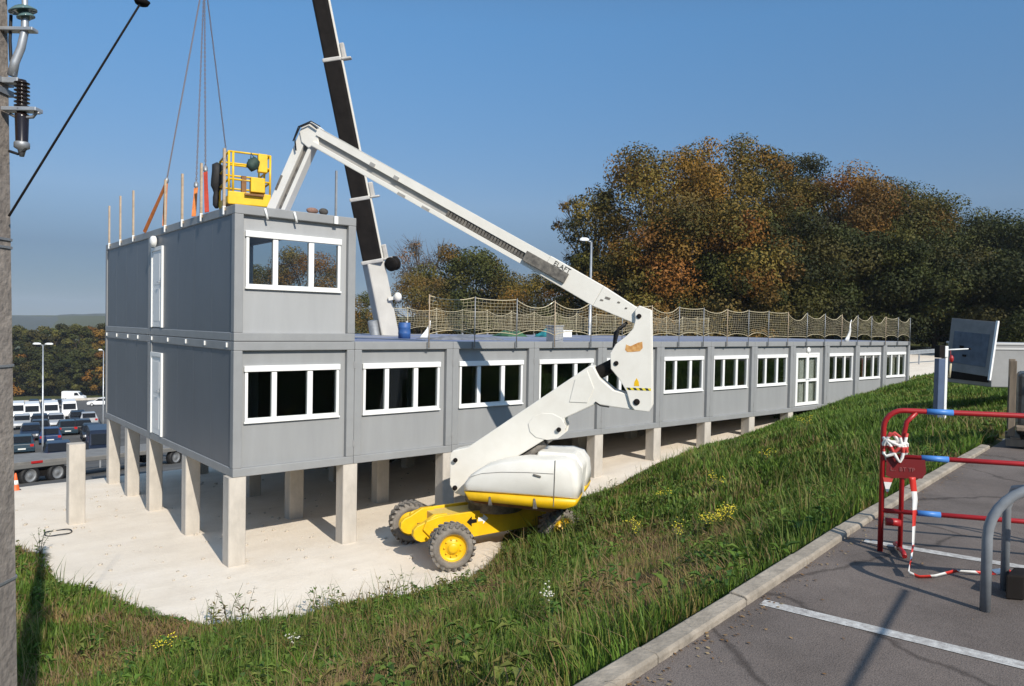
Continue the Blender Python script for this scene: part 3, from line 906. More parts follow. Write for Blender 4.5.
def ray(u, v):
    a, b_ = (u - 512) / F_, (v - 343) / F_
    return r0 * a + r1 * b_ + r2
def at(u, v, d): return CAM_POS + ray(u, v) * d
def ground_hit(u, v):
    d = 2.0
    while d < 400:
        p = at(u, v, d)
        if p.z < zt1(p.x, p.y): return p
        d *= 1.01
    return p

# ------------------------------------------------------------------ boom lift
LO = Vector((4.3, -1.65, 0)); LS = Vector((.5924, -.8056, 0)); LN = Vector((.8056, .5924, 0)); UP = Vector((0, 0, 1))
lift = empty('boom_lift', (4.3, -1.65, -1.6), 0, 'white and yellow articulated boom lift on the gravel, basket raised over the roof', 'boom lift')
LOC = Vector((4.3, -1.65, -1.6))
def lp(s, z, off=0): return LS * s + LN * off + UP * (z + 1.6)      # local to the lift's empty
def lprism(poly, d0, d1, mb=None, mi=0):
    mb = mb or MB(); return mb.prism(poly, (0, 0, 1.6), LS, UP, LN, d0, d1, mi)
def wl(p): return Vector(p) - LOC
# chassis frame: fwd (towards the visible front axle), lat (towards the camera)
CF = Vector((-.9885, .152, 0)); CL = Vector((-.152, -.9885, 0)); CC = Vector((3.23, -1.65, 0)) - CF * 1.2 - LOC; CC.z = 0
def cp(f, l, z): return CC + CF * f + CL * l + UP * z
ch = MB()
side = [(-1.55, .52), (-1.35, .40), (.75, .34), (1.35, .44), (1.52, .62), (1.45, .78), (1.2, .84), (-.55, .86), (-1.3, .66)]
for l0, l1 in ((.34, .40), (-.40, -.34)):
    ch.prism(side, (CC.x, CC.y, 0), CF, UP, CL, l0, l1)
build_each(ch, 'side_plate', MAT['yellow'], lift, bevel=.012)
am_ = MB()
def arrow(f0, z0, s_, mi):
    q = [(f0 + .26 * s_, z0), (f0 + .12 * s_, z0 + .10), (f0 + .12 * s_, z0 + .04), (f0 - .02 * s_, z0 + .035), (f0 - .02 * s_, z0 - .035), (f0 + .12 * s_, z0 - .04), (f0 + .12 * s_, z0 - .10)]
    am_.prism(q, (CC.x, CC.y, 0), CF, UP, CL, .4005, .404, mi)
arrow(.40, .66, .8, 0); arrow(.34, .68, -.8, 1)
for m_i, nm_ in ((0, 'blackmetal'), (1, 'white')): pass
build_each(am_, 'arrow_marking', [MAT['blackmetal'], MAT['white']], lift)
dk = MB()
dk.prism([(-1.3, .60), (1.15, .60), (1.15, .80), (-1.3, .80)], (CC.x, CC.y, 0), CF, UP, CL, -.338, .338)
dk.build('deck', MAT['yellowdirt'], lift, bevel=.01)
lug = MB()
for l in (-.30, .30):
    lug.prism([(1.0, .44), (1.42, .38), (1.54, .38), (1.64, .43), (1.70, .52), (1.69, .62), (1.62, .69), (1.50, .73), (1.25, .86), (1.0, .86)], (CC.x, CC.y, 0), CF, UP, CL, l - .05, l + .05)
build_each(lug, 'lug', MAT['yellow'], lift, bevel=.01)
pins = MB()
for l in (-.34, .26): pins.lathe([(.05, 0), (.05, .04)], cp(1.58, l, .58), CL, 12)
build_each(pins, 'tow_pin', MAT['mdark'], lift)
ax = MB()
for f in (1.2, -1.2):
    ax.tube([cp(f, -.85, .42), cp(f, .85, .42)], .085, 10)
    ax.obox(cp(f, 0, .46), CF * .16, CL * .5, UP * .12)
ax.build('axle', MAT['rust'], lift, bevel=.01)
def lift_wheel(f, l, steer=0.0):
    sgn = 1 if l > 0 else -1
    axis = (CL * math.cos(steer) + CF * math.sin(steer)) * sgn
    e = empty('wheel', cp(f, l, .42)); e.parent = lift
    R, wd = .415, .30
    t_ = MB(); t_.lathe([(.25, -wd / 2), (.36, -wd / 2), (.385, -wd / 2 + .04), (.39, 0), (.385, wd / 2 - .04), (.36, wd / 2), (.25, wd / 2)], (0, 0, 0), axis, 40, ring=True)
    a_ = Vector(axis); x_ = a_.cross(UP).normalized(); y_ = a_.cross(x_)
    for k in range(22):
        for sd_ in (-1, 1):
            th = 2 * PI * (k + (.5 if sd_ > 0 else 0)) / 22
            rd = x_ * math.cos(th) + y_ * math.sin(th); tg = -x_ * math.sin(th) + y_ * math.cos(th)
            t_.obox(rd * .395 + a_ * (sd_ * .075), (a_ * .085 + tg * .05 * sd_), (tg * .022 - a_ * .012 * sd_), rd * .026)
    t_.build('tyre', MAT['tyre'], e)
    rm = MB(); rm.lathe([(.10, .14), (.12, .10), (.20, .085), (.235, .11), (.26, .15), (.262, .155), (.262, -.14), (.05, -.14)][::1], (0, 0, 0), axis, 28)
    rm.lathe([(.10, .08), (.10, .145), (.07, .165)], (0, 0, 0), axis, 16)
    for k in range(9):
        th = 2 * PI * k / 9; c = (x_ * math.cos(th) + y_ * math.sin(th)) * .155
        rm.lathe([(.018, .085), (.018, .115)], c, axis, 6)
    rm.build('rim', MAT['yellow'], e)
for f in (1.2, -1.2):
    for l in (.95, -.95): lift_wheel(f, l, .28 if f > 0 else 0)
tt = MB(); tt.lathe([(.55, .80), (.55, .95), (.62, .96), (.62, 1.10)], (0, 0, 0), UP, 32)
tt.v = [tuple(Vector(v) + LS * .45) for v in tt.v]
tt.build('turntable', MAT['mdark'], lift)
uf = MB(); lprism([(.2, -.56), (1.7, -.64), (2.0, -.52), (2.0, -.46), (.1, -.46)], -.70, .70, uf)
uf.build('turret_frame', MAT['rust'], lift, bevel=.02)
hood = [(.04, -.30), (.05, -.16), (.18, .02), (.42, .18), (.76, .30), (1.2, .37), (1.9, .40), (2.12, .34), (2.23, .18), (2.26, -.05), (2.25, -.30)]
skirt = [(.14, -.46), (1.72, -.50), (2.05, -.49), (2.22, -.42), (2.26, -.302), (.04, -.302)]
def rounded(poly, d0, d1, name, m, inset=.07):
    """hood shell: outline swept sideways with a rounded shoulder"""
    mb = MB(); cs = sum(p[0] for p in poly) / len(poly); cz = sum(p[1] for p in poly) / len(poly)
    k = len(poly); lev = []
    for t_, sc in ((0, 1 - inset * 1.6), (.03, 1 - inset * .85), (.075, 1 - inset * .3), (.14, 1), (.86, 1), (.925, 1 - inset * .3), (.97, 1 - inset * .85), (1, 1 - inset * 1.6)):
        d = d0 + (d1 - d0) * t_
        lev.append([lp(cs + (a - cs) * sc, cz + (c - cz) * sc, d) for a, c in poly])
    vs = [p for l in lev for p in l]; fs = []
    for i in range(len(lev) - 1):
        for j in range(k):
            j2 = (j + 1) % k; fs.append((i * k + j, (i + 1) * k + j, (i + 1) * k + j2, i * k + j2))
    fs.append(tuple(range(k))); fs.append(tuple(range((len(lev) - 1) * k, len(lev) * k))[::-1])
    mb.add(vs, fs, 0, True); return mb.build(name, m, lift)
def refine(poly, n=3):
    out = []
    for i in range(len(poly)):
        a, b_ = poly[i], poly[(i + 1) % len(poly)]
        out.append(a)
        if math.dist(a, b_) > .3: out += [(a[0] + (b_[0] - a[0]) * t_, a[1] + (b_[1] - a[1]) * t_) for t_ in (.33, .66)]
    return out
for d0, d1 in ((-.95, -.23), (.23, .95)):
    rounded(refine(hood), d0, d1, 'engine_hood', MAT['mwhite'])
    rounded(refine(skirt), d0, d1, 'hood_skirt', MAT['yellow'], .035)
cw = MB(); lprism([(1.30, -.48), (2.2, -.48), (2.25, .2), (2.08, .43), (1.35, .44)], -.31, .31, cw)
cw.build('counterweight', MAT['mwhite'], lift, bevel=.05)
sm = MB()
lprism([(1.80, -.46), (1.815, -.46), (1.83, .40), (1.815, .40)], -.957, -.944, sm)
lprism([(.56, -.52), (.63, -.52), (.60, -.36), (.57, -.36)], -.965, -.935, sm)
lprism([(1.42, -.52), (1.5, -.52), (1.46, -.33), (1.43, -.33)], -.965, -.935, sm)
lprism([(.16, -.02), (.42, .07), (.8, .12), (1.3, .145), (1.80, .15), (1.80, .155), (1.3, .15), (.8, .125), (.42, .075), (.16, -.015)], -.958, -.950, sm)
lprism([(1.42, .10), (1.56, .07), (1.56, .10), (1.42, .13)], -.972, -.947, sm)
build_each(sm, 'hood_seam', MAT['mdark'], lift)
# lower arm
arm = [(-.46, -.36), (-.47, .26), (-.40, .34), (-.1, .42), (2.33, 2.14), (2.40, 2.13), (2.53, 1.9), (2.8, 1.68), (3.15, 1.60), (3.32, 1.45), (3.22, 1.31), (2.75, 1.36), (2.46, 1.40),
       (1.86, 1.10), (1.84, .84), (1.74, .74), (1.62, .76), (.38, -.08), (.05, -.42), (-.1, -.58), (-.36, -.52)]
a_ = MB(); lprism(arm, -.21, .21, a_); a_.build('lower_arm', MAT['mwhite'], lift, bevel=.02)
pl = MB()
for d0, d1 in ((-.224, -.212), (.212, .224)):
    lprism([(1.30, .70), (1.52, .66), (1.74, .70), (1.86, .80), (1.89, .95), (1.80, 1.10), (1.62, 1.18), (1.42, 1.18), (1.24, 1.10), (1.14, .96), (1.18, .80)], d0, d1, pl)
    lprism([(1.95, 1.42), (2.3, 1.42), (2.42, 1.7), (2.28, 2.05), (2.05, 1.86)], d0, d1, pl)
build_each(pl, 'gusset_plate', MAT['mwhite'], lift, bevel=.008)
cy = MB(); cy.tube([lp(.55, -.12), lp(1.45, .58)], .085, 12); cy.build('lift_cylinder', MAT['mdark'], lift)
rd_ = MB(); rd_.tube([lp(1.4, .54), lp(1.78, .82)], .05, 12); rd_.build('cylinder_rod', MAT['chrome'], lift)
cy = MB(); cy.tube([lp(2.30, 1.90), lp(2.86, 2.20)], .13, 12); cy.build('link_cylinder', MAT['blackmetal'], lift)
# upright link
link = [(3.17, 3.20), (3.25, 3.30), (3.47, 3.22), (3.53, 1.40), (3.47, 1.30), (3.2, 1.32), (3.12, 1.42), (3.05, 1.66), (2.90, 1.90), (2.74, 2.09), (2.72, 2.38), (2.82, 2.56), (3.02, 2.72), (3.14, 2.86), (3.18, 3.02)]
k_ = MB(); lprism(link, -.26, -.20, k_); lprism(link, .20, .26, k_); lprism([(3.40, 3.12), (3.46, 3.12), (3.515, 1.45), (3.45, 1.45)], -.199, .199, k_)
lk = k_.build('upright_link', MAT['mwhite'], lift, bevel=.012)
pn = MB()
for (s, z, r_) in ((3.24, 1.48, .06), (2.84, 2.20, .045), (3.25, 3.10, .045), (1.76, .88, .045), (-.33, .16, .045), (-.33, -.40, .05)):
    pn.lathe([(r_, 0), (r_, .03), (r_ * .5, .035)], lp(s, z, -.25), -LN, 14)
build_each(pn, 'pivot_pin', MAT['blackmetal'], lift)
hz = MB(); lprism([(3.06, 1.70), (3.50, 1.70), (3.50, 1.745), (3.04, 1.745)], -.2635, -.2605, hz)
hz.build('hazard_strip', mat_stripes('hazard stripes', (.75, .62, .03), (.02, .02, .02), (LS.x, LS.y, .8), 9.0, .5), lk)
st = MB(); lprism([(3.00, 2.46), (3.02, 2.56), (3.10, 2.53), (3.24, 2.60), (3.32, 2.62), (3.33, 2.50), (3.28, 2.44), (3.12, 2.42), (3.04, 2.42)], -.2635, -.2605, st)
st.build('worn_sticker', mat('worn sticker', (.45, .17, .03), .8, vscale=14, col2=(.70, .42, .16)), lk)
ws = MB(); lprism([(3.18, 1.78), (3.28, 1.78), (3.27, 1.86), (3.23, 1.93), (3.19, 1.86)], -.2635, -.2605, ws); ws.build('warning_sticker', MAT['yellow'], lk)
# main boom
B0, B1 = (3.215, 3.085), (-3.58, 6.78)
du = Vector((B1[0] - B0[0], B1[1] - B0[1])); bl = du.length; du /= bl; dv = Vector((-du.y, du.x)) * -1
if dv.y < 0: dv = -dv
def bprism(t0, t1, v0, v1, d0, d1, mb, mi=0, v0b=None, v1b=None):
    v0b = v0 if v0b is None else v0b; v1b = v1 if v1b is None else v1b
    q = [(B0[0] + du.x * t + dv.x * v, B0[1] + du.y * t + dv.y * v) for t, v in ((t0, v0), (t1, v0b), (t1, v1b), (t0, v1))]
    return lprism(q, d0, d1, mb, mi)
m1 = MB(); bprism(-.06, .85, -.13, .14, -.185, .185, m1, 0, -.235, .20); bprism(.852, 2.05, -.235, .20, -.185, .185, m1, 0, -.215, .215)
m1.build('main_boom', MAT['mwhite'], lift, bevel=.012)
m2 = MB(); bprism(2.052, bl, -.20, .198, -.10, .16, m2); tl = m2.build('telescopic_boom', MAT['mgrey'], lift)
m3 = MB(); bprism(2.054, bl - .02, .02, .205, -.17, -.102, m3, 0, .04, .19); bprism(2.054, bl - .02, -.205, -.125, -.17, -.102, m3, 0, -.195, -.10)
bprism(2.054, bl - .02, .1985, .206, -.17, .16, m3); bprism(2.054, bl - .02, -.206, -.2005, -.17, .16, m3)
build_each(m3, 'boom_flange', MAT['mwhite'], tl, bevel=.004)
ec = MB(); bprism(1.55, 2.5, -.13, .08, -.235, -.187, ec); 
for i in range(26):
    t_ = 2.55 + i * .07; bprism(t_, t_ + .055, -.115, .0 + .008 * (i % 2), -.15, -.1025, ec)
ec.build('energy_chain', MAT['mdark'], lift, bevel=.01)
br = MB()
for t_ in (5.6, 6.2):
    bprism(t_, t_ + .12, .03, .11, -.19, -.171, br); bprism(t_ - .9, t_ - .72, -.21, -.15, -.19, -.171, br)
build_each(br, 'boom_bracket', MAT['mgrey'], tl)
tx = text('lettering', 'ELAFT', .135, lift, Matrix.Identity(4), MAT['blackmetal'])
e1 = (LS * -du.x + UP * -du.y).normalized(); e2 = (LS * dv.x + UP * dv.y).normalized()
po = lp(B0[0] + du.x * 1.92 + dv.x * .085, B0[1] + du.y * 1.92 + dv.y * .085, -.189)
mm_ = Matrix.Identity(4); e3 = e1.cross(e2)
for i in range(3): mm_[i][0] = e1[i]; mm_[i][1] = e2[i]; mm_[i][2] = e3[i]; mm_[i][3] = po[i]
tx.matrix_local = mm_
dm = MB()
for (t_, v_, a, b2_) in ((.62, .02, .10, .045), (.42, .06, .05, .03), (.72, -.06, .06, .03), (.25, .03, .04, .03)):
    bprism(t_, t_ + a, v_, v_ + b2_, -.1895, -.186, dm, 0, v_ - .02, v_ + b2_ * .6)
build_each(dm, 'paint_chip', MAT['mdark'], lift)
hs = MB()
hs.tube([lp(3.02, 2.98, -.1), lp(2.86, 2.86, -.12), lp(2.80, 2.6, -.1), lp(2.95, 2.3, -.1)], .028, 8); hs.tube([lp(2.98, 2.94, .0), lp(2.78, 2.78, .0), lp(2.76, 2.5, 0), lp(2.9, 2.2, 0)], .028, 8)
hs.tube([lp(-3.5, 6.93, -.19), lp(-3.68, 7.06, -.2), lp(-3.9, 6.98, -.2), lp(-4.02, 6.75, -.19), lp(-4.0, 6.5, -.17)], .016, 8)
hs.tube([lp(-3.45, 6.98, -.16), lp(-3.66, 7.10, -.17), lp(-3.95, 7.0, -.17), lp(-4.08, 6.7, -.16)], .012, 8)
hs.tube([lp(2.45, 1.44, -.225), lp(2.55, 1.38, -.24), lp(2.72, 1.36, -.23)], .016, 6)
build_each(hs, 'hose', MAT['black'], lift)
# jib
hd = MB(); lprism([(-3.50, 6.60), (-3.50, 6.98), (-3.66, 7.10), (-3.86, 7.06), (-3.95, 6.90), (-3.90, 6.68), (-3.74, 6.55)], -.14, .14, hd)
hd.build('boom_head', MAT['mwhite'], lift, bevel=.02)
def bar(mb, p, q, w_, d0, d1, mi=0):
    p, q = Vector(p), Vector(q); d = (q - p).normalized(); n_ = Vector((-d.y, d.x)) * w_ / 2
    lprism([tuple(p + n_), tuple(q + n_), tuple(q - n_), tuple(p - n_)], d0, d1, mb, mi)
jb = MB(); bar(jb, (-3.86, 6.86), (-4.66, 5.22), .20, -.11, .11); bar(jb, (-3.66, 6.66), (-4.36, 5.22), .09, -.11, .11)
jb.build('jib', MAT['mwhite'], lift, bevel=.012)
jd = MB(); bar(jd, (-3.74, 6.72), (-4.42, 5.3), .09, -.05, .05); bar(jd, (-4.36, 6.0), (-4.50, 5.7), .05, -.125, -.112); build_each(jd, 'jib_cylinder', MAT['mdark'], lift)
# basket
bk0 = Vector((.80, 2.64, 5.38)); ex = Vector((.984, -.18, 0)); ey = Vector((.18, .984, 0)); bwd, bdp = .86, 1.25
bsk = empty('basket', wl(bk0)); bsk.parent = lift
def bp3(a, b_, c): return ex * a + ey * b_ + UP * c
fl = MB(); fl.obox(bp3(bwd / 2, bdp / 2, .05), ex * bwd / 2, ey * bdp / 2, UP * .03); fl.build('floor', MAT['rust'], bsk)
tb_ = MB(); th_ = .03
tb_.obox(bp3(bwd / 2, 0, .15), ex * (bwd / 2 + .02), ey * th_, UP * .14); tb_.obox(bp3(bwd / 2, bdp, .15), ex * (bwd / 2 + .02), ey * th_, UP * .09)
tb_.obox(bp3(0, bdp / 2, .12), ex * th_, ey * (bdp / 2 - th_ - .002), UP * .08); tb_.obox(bp3(bwd, bdp / 2, .12), ex * th_, ey * (bdp / 2 - th_ - .002), UP * .08)
tb_.build('toe_board', MAT['yellow'], bsk, bevel=.02)
rl = MB()
for z in (.55, .85, 1.14):
    c = [bp3(0, 0, z), bp3(bwd, 0, z), bp3(bwd, bdp, z), bp3(0, bdp, z), bp3(0, 0, z)]
    for p, q in zip(c[:-1], c[1:]): rl.tube([p, q], .022, 8)
for (a, b_) in ((0, 0), (bwd, 0), (bwd, bdp), (0, bdp), (0, bdp / 2), (bwd, bdp / 2), (bwd * .1, 0)): rl.tube([bp3(a, b_, .2), bp3(a, b_, 1.14)], .025, 8)
rl.build('guard_rail', MAT['yellow'], bsk)
cb = MB(); cb.obox(bp3(bwd * .68, -.02, .46), ex * .15, ey * .09, UP * .16); cb.obox(bp3(bwd * .80, -.02, .95), ex * .10, ey * .07, UP * .20); cb.build('control_box', MAT['yellow'], bsk, bevel=.015)
ct = MB(); ct.obox(bp3(bwd * .60, -.04, .24), ex * .2, ey * .07, UP * .02); ct.obox(bp3(bwd * .36, .03, .46), ex * .05, ey * .05, UP * .18); ct.build('control_tray', MAT['rust'], bsk)
bg_ = MB(); bg_.ball(bk0 + bp3(bwd * .56, -.10, .90), 1, 14, 0, (.14, .10, .15)); bg_.v = [(a + .02 * math.sin(40 * c), b_, c + .03 * math.sin(25 * a)) for a, b_, c in bg_.v]; bg_.tube([bk0 + bp3(bwd * .5, -.1, 1.0), bk0 + bp3(bwd * .52, -.03, 1.15), bk0 + bp3(bwd * .6, -.1, 1.02)], .015, 6)
tag(bg_.build('tool_bag', mat('dark green bag', (.02, .045, .035), .7, var=.4, vscale=8)), 'round dark green bag hanging on the front rail of the yellow basket', 'bag')
jk = MB(); pr = [(.02, 0), (.13, .06), (.15, .22), (.13, .40), (.12, .55), (.09, .62), (.07, .70), (.10, .80), (.09, .98), (.03, 1.05)]
jk.lathe(pr, (0, 0, 0), (0, 0, -1), 14)
jk.v = [(a * (1 + .2 * math.sin(9 * c)), b_ * .7 + .03 * math.sin(5 * c), c) for a, b_, c in jk.v]
tag(jk.build('black_jacket', MAT['black'], loc=bk0 + bp3(-.06, bdp + .02, 1.12)), 'black jacket hanging over the rear rail of the yellow basket', 'jacket')

# ------------------------------------------------------------------ mobile crane behind the building
P0 = at(388.5, 338, 24.4); P1 = at(320.5, 0, 22.4); cdv = (P1 - P0).normalized()
side_ = cdv.cross(r2).normalized()             # across the boom, roughly along the picture's horizontal
if side_.dot(r0) < 0: side_ = -side_
vw_ = ((P0 + P1) / 2 - CAM_POS).normalized(); vw_ = (vw_ * .985 + r0 * .10).normalized()
side_ = cdv.cross(vw_).normalized()
if side_.dot(r0) < 0: side_ = -side_
nor = side_.cross(cdv).normalized()
if nor.dot(r2) < 0: nor = -nor                 # away from the camera
crane = empty('mobile_crane', (P0.x - cdv.x * 5, P0.y - cdv.y * 5, zt1(P0.x, P0.y)), 0, 'mobile crane with black and white telescopic boom rising behind the building', 'crane')
CRL = Vector(crane.location)
def cbox(mb, t0, t1, wd, dp, mi=0, so=0, no=0):
    mb.obox(P0 + cdv * (t0 + t1) / 2 + side_ * so + nor * no - CRL, side_ * wd / 2, nor * dp / 2, cdv * (t1 - t0) / 2, mi)
_mcc = {}
def mat_c(n, c):
    if n not in _mcc: _mcc[n] = mat(n, c, .5, var=.15, vscale=4)
    return _mcc[n]
def t_at(v):
    lo, hi = 0.0, 25.0
    for _ in range(40):
        m_ = (lo + hi) / 2; q = P0 + cdv * m_ - CAM_POS
        vv = 343 - F_ * -(-q.dot(r1)) / q.dot(r2) if False else 343 + F_ * q.dot(r1) / q.dot(r2)
        if vv > v: lo = m_
        else: hi = m_
    return lo
tcol, tc2, tc3 = t_at(262), t_at(200), t_at(62)
sb = Vector((.985, -.17, 0)); sb = (sb - cdv * sb.dot(cdv)).normalized(); nb_ = sb.cross(cdv).normalized()
if nb_.y < 0: nb_ = -nb_
b_ = MB(); b_.obox(P0 + cdv * (tcol - 4.5) / 2 - CRL, sb * .30, nb_ * .28, cdv * (tcol + 4.5) / 2); b_.build('boom_base', mat('dull white boom paint', (.52, .50, .46), .5, var=.12, vscale=1.2), crane, bevel=.05)
seg = [(tcol, tc2, .60), (tc2, tc3, .53), (tc3, 19, .46), (19, 25, .42)]
for t0, t1, wd in seg:
    s_ = MB(); cbox(s_, t0 + .02, t1, wd, wd * 1.05); o = s_.build('boom_section', MAT['blackmetal'], crane, bevel=.06)
    r_ = MB(); cbox(r_, t0 + .02, t1, .055, wd * .35, 0, wd / 2 + .029, -.02); r_.build('edge_strip', MAT['mwhite'], o, bevel=.01)
    c_ = MB(); cbox(c_, t0 - .03, t0 + .09, wd + .10, wd * 1.05 + .1); cbox(c_, t0 + .0, t0 + .07, .30, .3, 0, wd / 2 + .2, 0); cbox(c_, t0 + .02, t0 + .5, .14, .2, 0, wd / 2 + .14, 0)
    c_.build('collar', mat_c('collar paint', (.48, .46, .43)), o, bevel=.03)
cyl = MB(); cyl.tube([P0 + cdv * -4.2 - side_ * .52 - nor * .35 - CRL, P0 + cdv * .7 - side_ * .36 - nor * .3 - CRL], .16, 16); cyl.build('derrick_cylinder', MAT['steel'], crane)
dr = MB(); dc = P0 + cdv * (tcol - .15) + side_ * .62 - nor * .2 - CRL
dr.lathe([(.06, -.12), (.23, -.12), (.23, -.09), (.17, -.08), (.17, .08), (.23, .09), (.23, .12), (.06, .12)], dc, nor + side_ * .6, 20); dr.build('hose_reel', MAT['blackmetal'], crane)
lm = MB(); lm.ball(P0 + cdv * t_at(299) + side_ * .58 - nor * .3 - CRL, .13, 12, 0, (1, 1, 1.15)); cbox(lm, t_at(301), t_at(298), .3, .08, 0, .42, -.25); lm.build('work_lamp', MAT['mwhite'], crane)
bp2 = P0 + cdv * -4.6 - CRL
cr = MB(); cr.obox(Vector((0, 0, 1.25)), Vector((4.5, 0, 0)), Vector((0, 1.25, 0)), Vector((0, 0, .35))); cr.build('carrier', MAT['mwhite'], crane, bevel=.05)
cr = MB(); cr.obox(bp2 + Vector((.4, .3, -.1)), Vector((1.3, 0, 0)), Vector((0, 1.0, 0)), Vector((0, 0, .55))); cr.build('superstructure', MAT['mwhite'], crane, bevel=.08)
for xw in (-3.4, -1.9, 1.6, 3.2):
    for yw in (-1.1, 1.1):
        MB().lathe([(.3, -.2), (.55, -.2), (.6, -.1), (.6, .1), (.55, .2), (.3, .2)], (xw, yw, .6), (0, 1, 0), 24).build('wheel', MAT['black'], crane)

# lifting chains and straps
hook = at(204.5, -26, 18.0)
GS = 'chain slings from the crane hook'
slings = [((166, 184), 5.3, .02, [(.0, 4.44), (.0, 6.15)], 'far left'), ((196, 188), 2.9, .02, [(.0, 2.29)], 'second from left'),
          ((206, 183), 2.0, .02, [(.0, 1.56)], 'third from left')]
def onx(u, v, x):
    d = ray(u, v); return CAM_POS + d * ((x - CAM_POS.x) / d.x)
def chain(p, q, label):
    root = empty('chain_sling', p, 0, label, 'lifting chain', GS)
    q = Vector(q) - Vector(p); n = int(q.length / .07); mb = MB()
    d = q.normalized(); x_ = d.cross(UP).normalized(); y_ = d.cross(x_)
    for i in range(n):
        a = q * (i / n); b3 = q * ((i + 1.18) / n)
        wv = (x_ if i % 2 else y_) * .016
        for sg in (-1, 1): mb.tube([a + wv * sg * .4, (a + b3) / 2 + wv * sg, b3 + wv * sg * .4], .0075, 4, 0, False)
    mb.build('links', MAT['chain'], root)
    hk = MB(); hk.lathe([(.02, 0), (.045, .04), (.045, .12), (.02, .16)], q, -d, 10); hk.build('shackle', MAT['steel'], root)
def strap(p, q, label, m, wv=Vector((.035, 0, 0))):
    p, q = Vector(p), Vector(q); mb = MB(); n = 8; vs = []
    d = (q - p).normalized(); wv = d.cross(r2).normalized() * .042; tv = d.cross(wv).normalized() * .006
    for i in range(n + 1):
        c = p + (q - p) * i / n; tw = .25 * math.sin(i * .7)
        a = wv * math.cos(tw) + tv * 4 * math.sin(tw)
        vs += [c - a - tv, c + a - tv, c + a + tv, c - a + tv]
    fs = []
    for i in range(n):
        for k in range(4): k2 = (k + 1) % 4; fs.append((4 * i + k, 4 * i + k2, 4 * i + 4 + k2, 4 * i + 4 + k))
    fs += [(3, 2, 1, 0), (4 * n, 4 * n + 1, 4 * n + 2, 4 * n + 3)]
    tag(mb.add(vs, fs).build('lifting_strap', m), label, 'strap', 'lifting straps on the upper roof')
ends = [onx(166, 184, .12), onx(196, 188, .12), onx(205.5, 172, .12), Vector((2.25, 6.6, 6.2))]
labs = ['chain sling reaching farthest left, above two orange straps', 'chain sling in the middle, above a single orange strap', 'chain sling just left of the yellow basket, above the red strap', 'chain sling slanting right and passing behind the yellow basket']
for e, l_ in zip(ends, labs): chain(hook, e, l_)
hb = empty('hook_block', hook, 0, 'crane hook with hoist ropes holding the chain slings', 'hook')
MB().lathe([(.03, 0), (.16, .05), (.2, .3), (.16, .6), (.05, .7)], (0, 0, .05), (0, 0, 1), 16).build('block', MAT['steel'], hb)
tip = P0 + cdv * 25
rp = MB(); rp.tube([(0, 0, .7), tip - hook], .02, 6); rp.build('hoist_rope', MAT['chain'], hb)
strap(ends[0], (-.015, 4.44, 5.0), 'orange strap hanging straight down to the roof edge from the far left chain', MAT['strap'])
strap(ends[0], (-.015, 6.15, 5.0), 'orange strap slanting down to the rear from the far left chain', MAT['strap'])
strap(ends[1], (-.015, 2.32, 5.0), 'short orange strap below the middle chain', MAT['strap'])
strap(ends[2], (-.015, 1.50, 5.0), 'red strap below the chain beside the black jacket', MAT['redstrap'])
strap(ends[3], (2.46, 6.6, 5.0), 'orange strap on the right roof edge hidden behind the basket', MAT['strap'])
# ------------------------------------------------------------------ utility pole in the foreground
PD = 3.6
pc = at(-21, 343, PD)
zb = zt1(pc.x, pc.y) - .4
pole = empty('utility_pole', (pc.x, pc.y, zb + .4), 0, 'weathered concrete utility pole at the left edge with brown and glass insulators', 'utility pole')
PL = Vector(pole.location)
def pw_(u, v, d=PD): return at(u, v, d) - PL
mb = MB(); ht = 7.0
px_ = Vector((r0.x, r0.y, 0)).normalized(); py_ = Vector((-px_.y, px_.x, 0))
vs = []
for z, hw in ((-.4, .135), (ht, .055)):
    for a, b_ in ((-1, -.8), (-.8, -1), (.8, -1), (1, -.8), (1, .8), (.8, 1), (-.8, 1), (-1, .8)): vs.append(px_ * a * hw + py_ * b_ * hw + UP * z)
N_ = 30; rows = []
for i in range(N_ + 1):
    t_ = i / N_; rows += [vs[k] * (1 - t_) + vs[8 + k] * t_ for k in range(8)]
fs = []
for i in range(N_):
    for k in range(8): k2 = (k + 1) % 8; fs.append((8 * i + k, 8 * i + k2, 8 * i + 8 + k2, 8 * i + 8 + k))
mb.add(rows, fs + [tuple(range(8))[::-1], tuple(range(8 * N_, 8 * N_ + 8))]); mb.build('shaft', MAT['polec'], pole)
OCT = ((-1, -.8), (-.8, -1), (.8, -1), (1, -.8), (1, .8), (.8, 1), (-.8, 1), (-1, .8))
bd = MB()
for v in (238, 246, 366, 585):
    c = pw_(-21, v); hw = .135 - .08 * (c.z + .4) / 7.4 + .006
    bd.prism([(a_ * hw, b_ * hw) for a_, b_ in OCT], (0, 0, c.z), px_, py_, UP, -.006, .006)
for v in (80, 90): 
    c = pw_(-21, v); bd.obox(Vector((0, 0, c.z)), px_ * .10, py_ * .10, UP * .014)
build_each(bd, 'strap_band', MAT['steel'], pole)
arm_ = MB(); arm_.obox(pw_(18, 30), px_ * .085, py_ * .025, UP * .009); arm_.obox(pw_(22, 110), px_ * .085, py_ * .03, UP * .010); arm_.obox(pw_(12, 81), px_ * .04, py_ * .02, UP * .014)
build_each(arm_, 'bracket', MAT['galv'], pole, bevel=.004)
ar = MB(); top, bot = pw_(22, 80), pw_(22, 108)
prof = [(.018, 0)]
for i in range(8):
    y = .01 + i * .0185; prof += [(.022, y), (.034, y + .004), (.034, y + .007), (.022, y + .011)]
prof += [(.02, .165)]
ar.lathe(prof, top, (0, 0, -1), 20)
ar.lathe([(.030, .165), (.030, .18), (.027, .30), (.030, .31), (.030, .325), (.015, .335)], top, (0, 0, -1), 20)
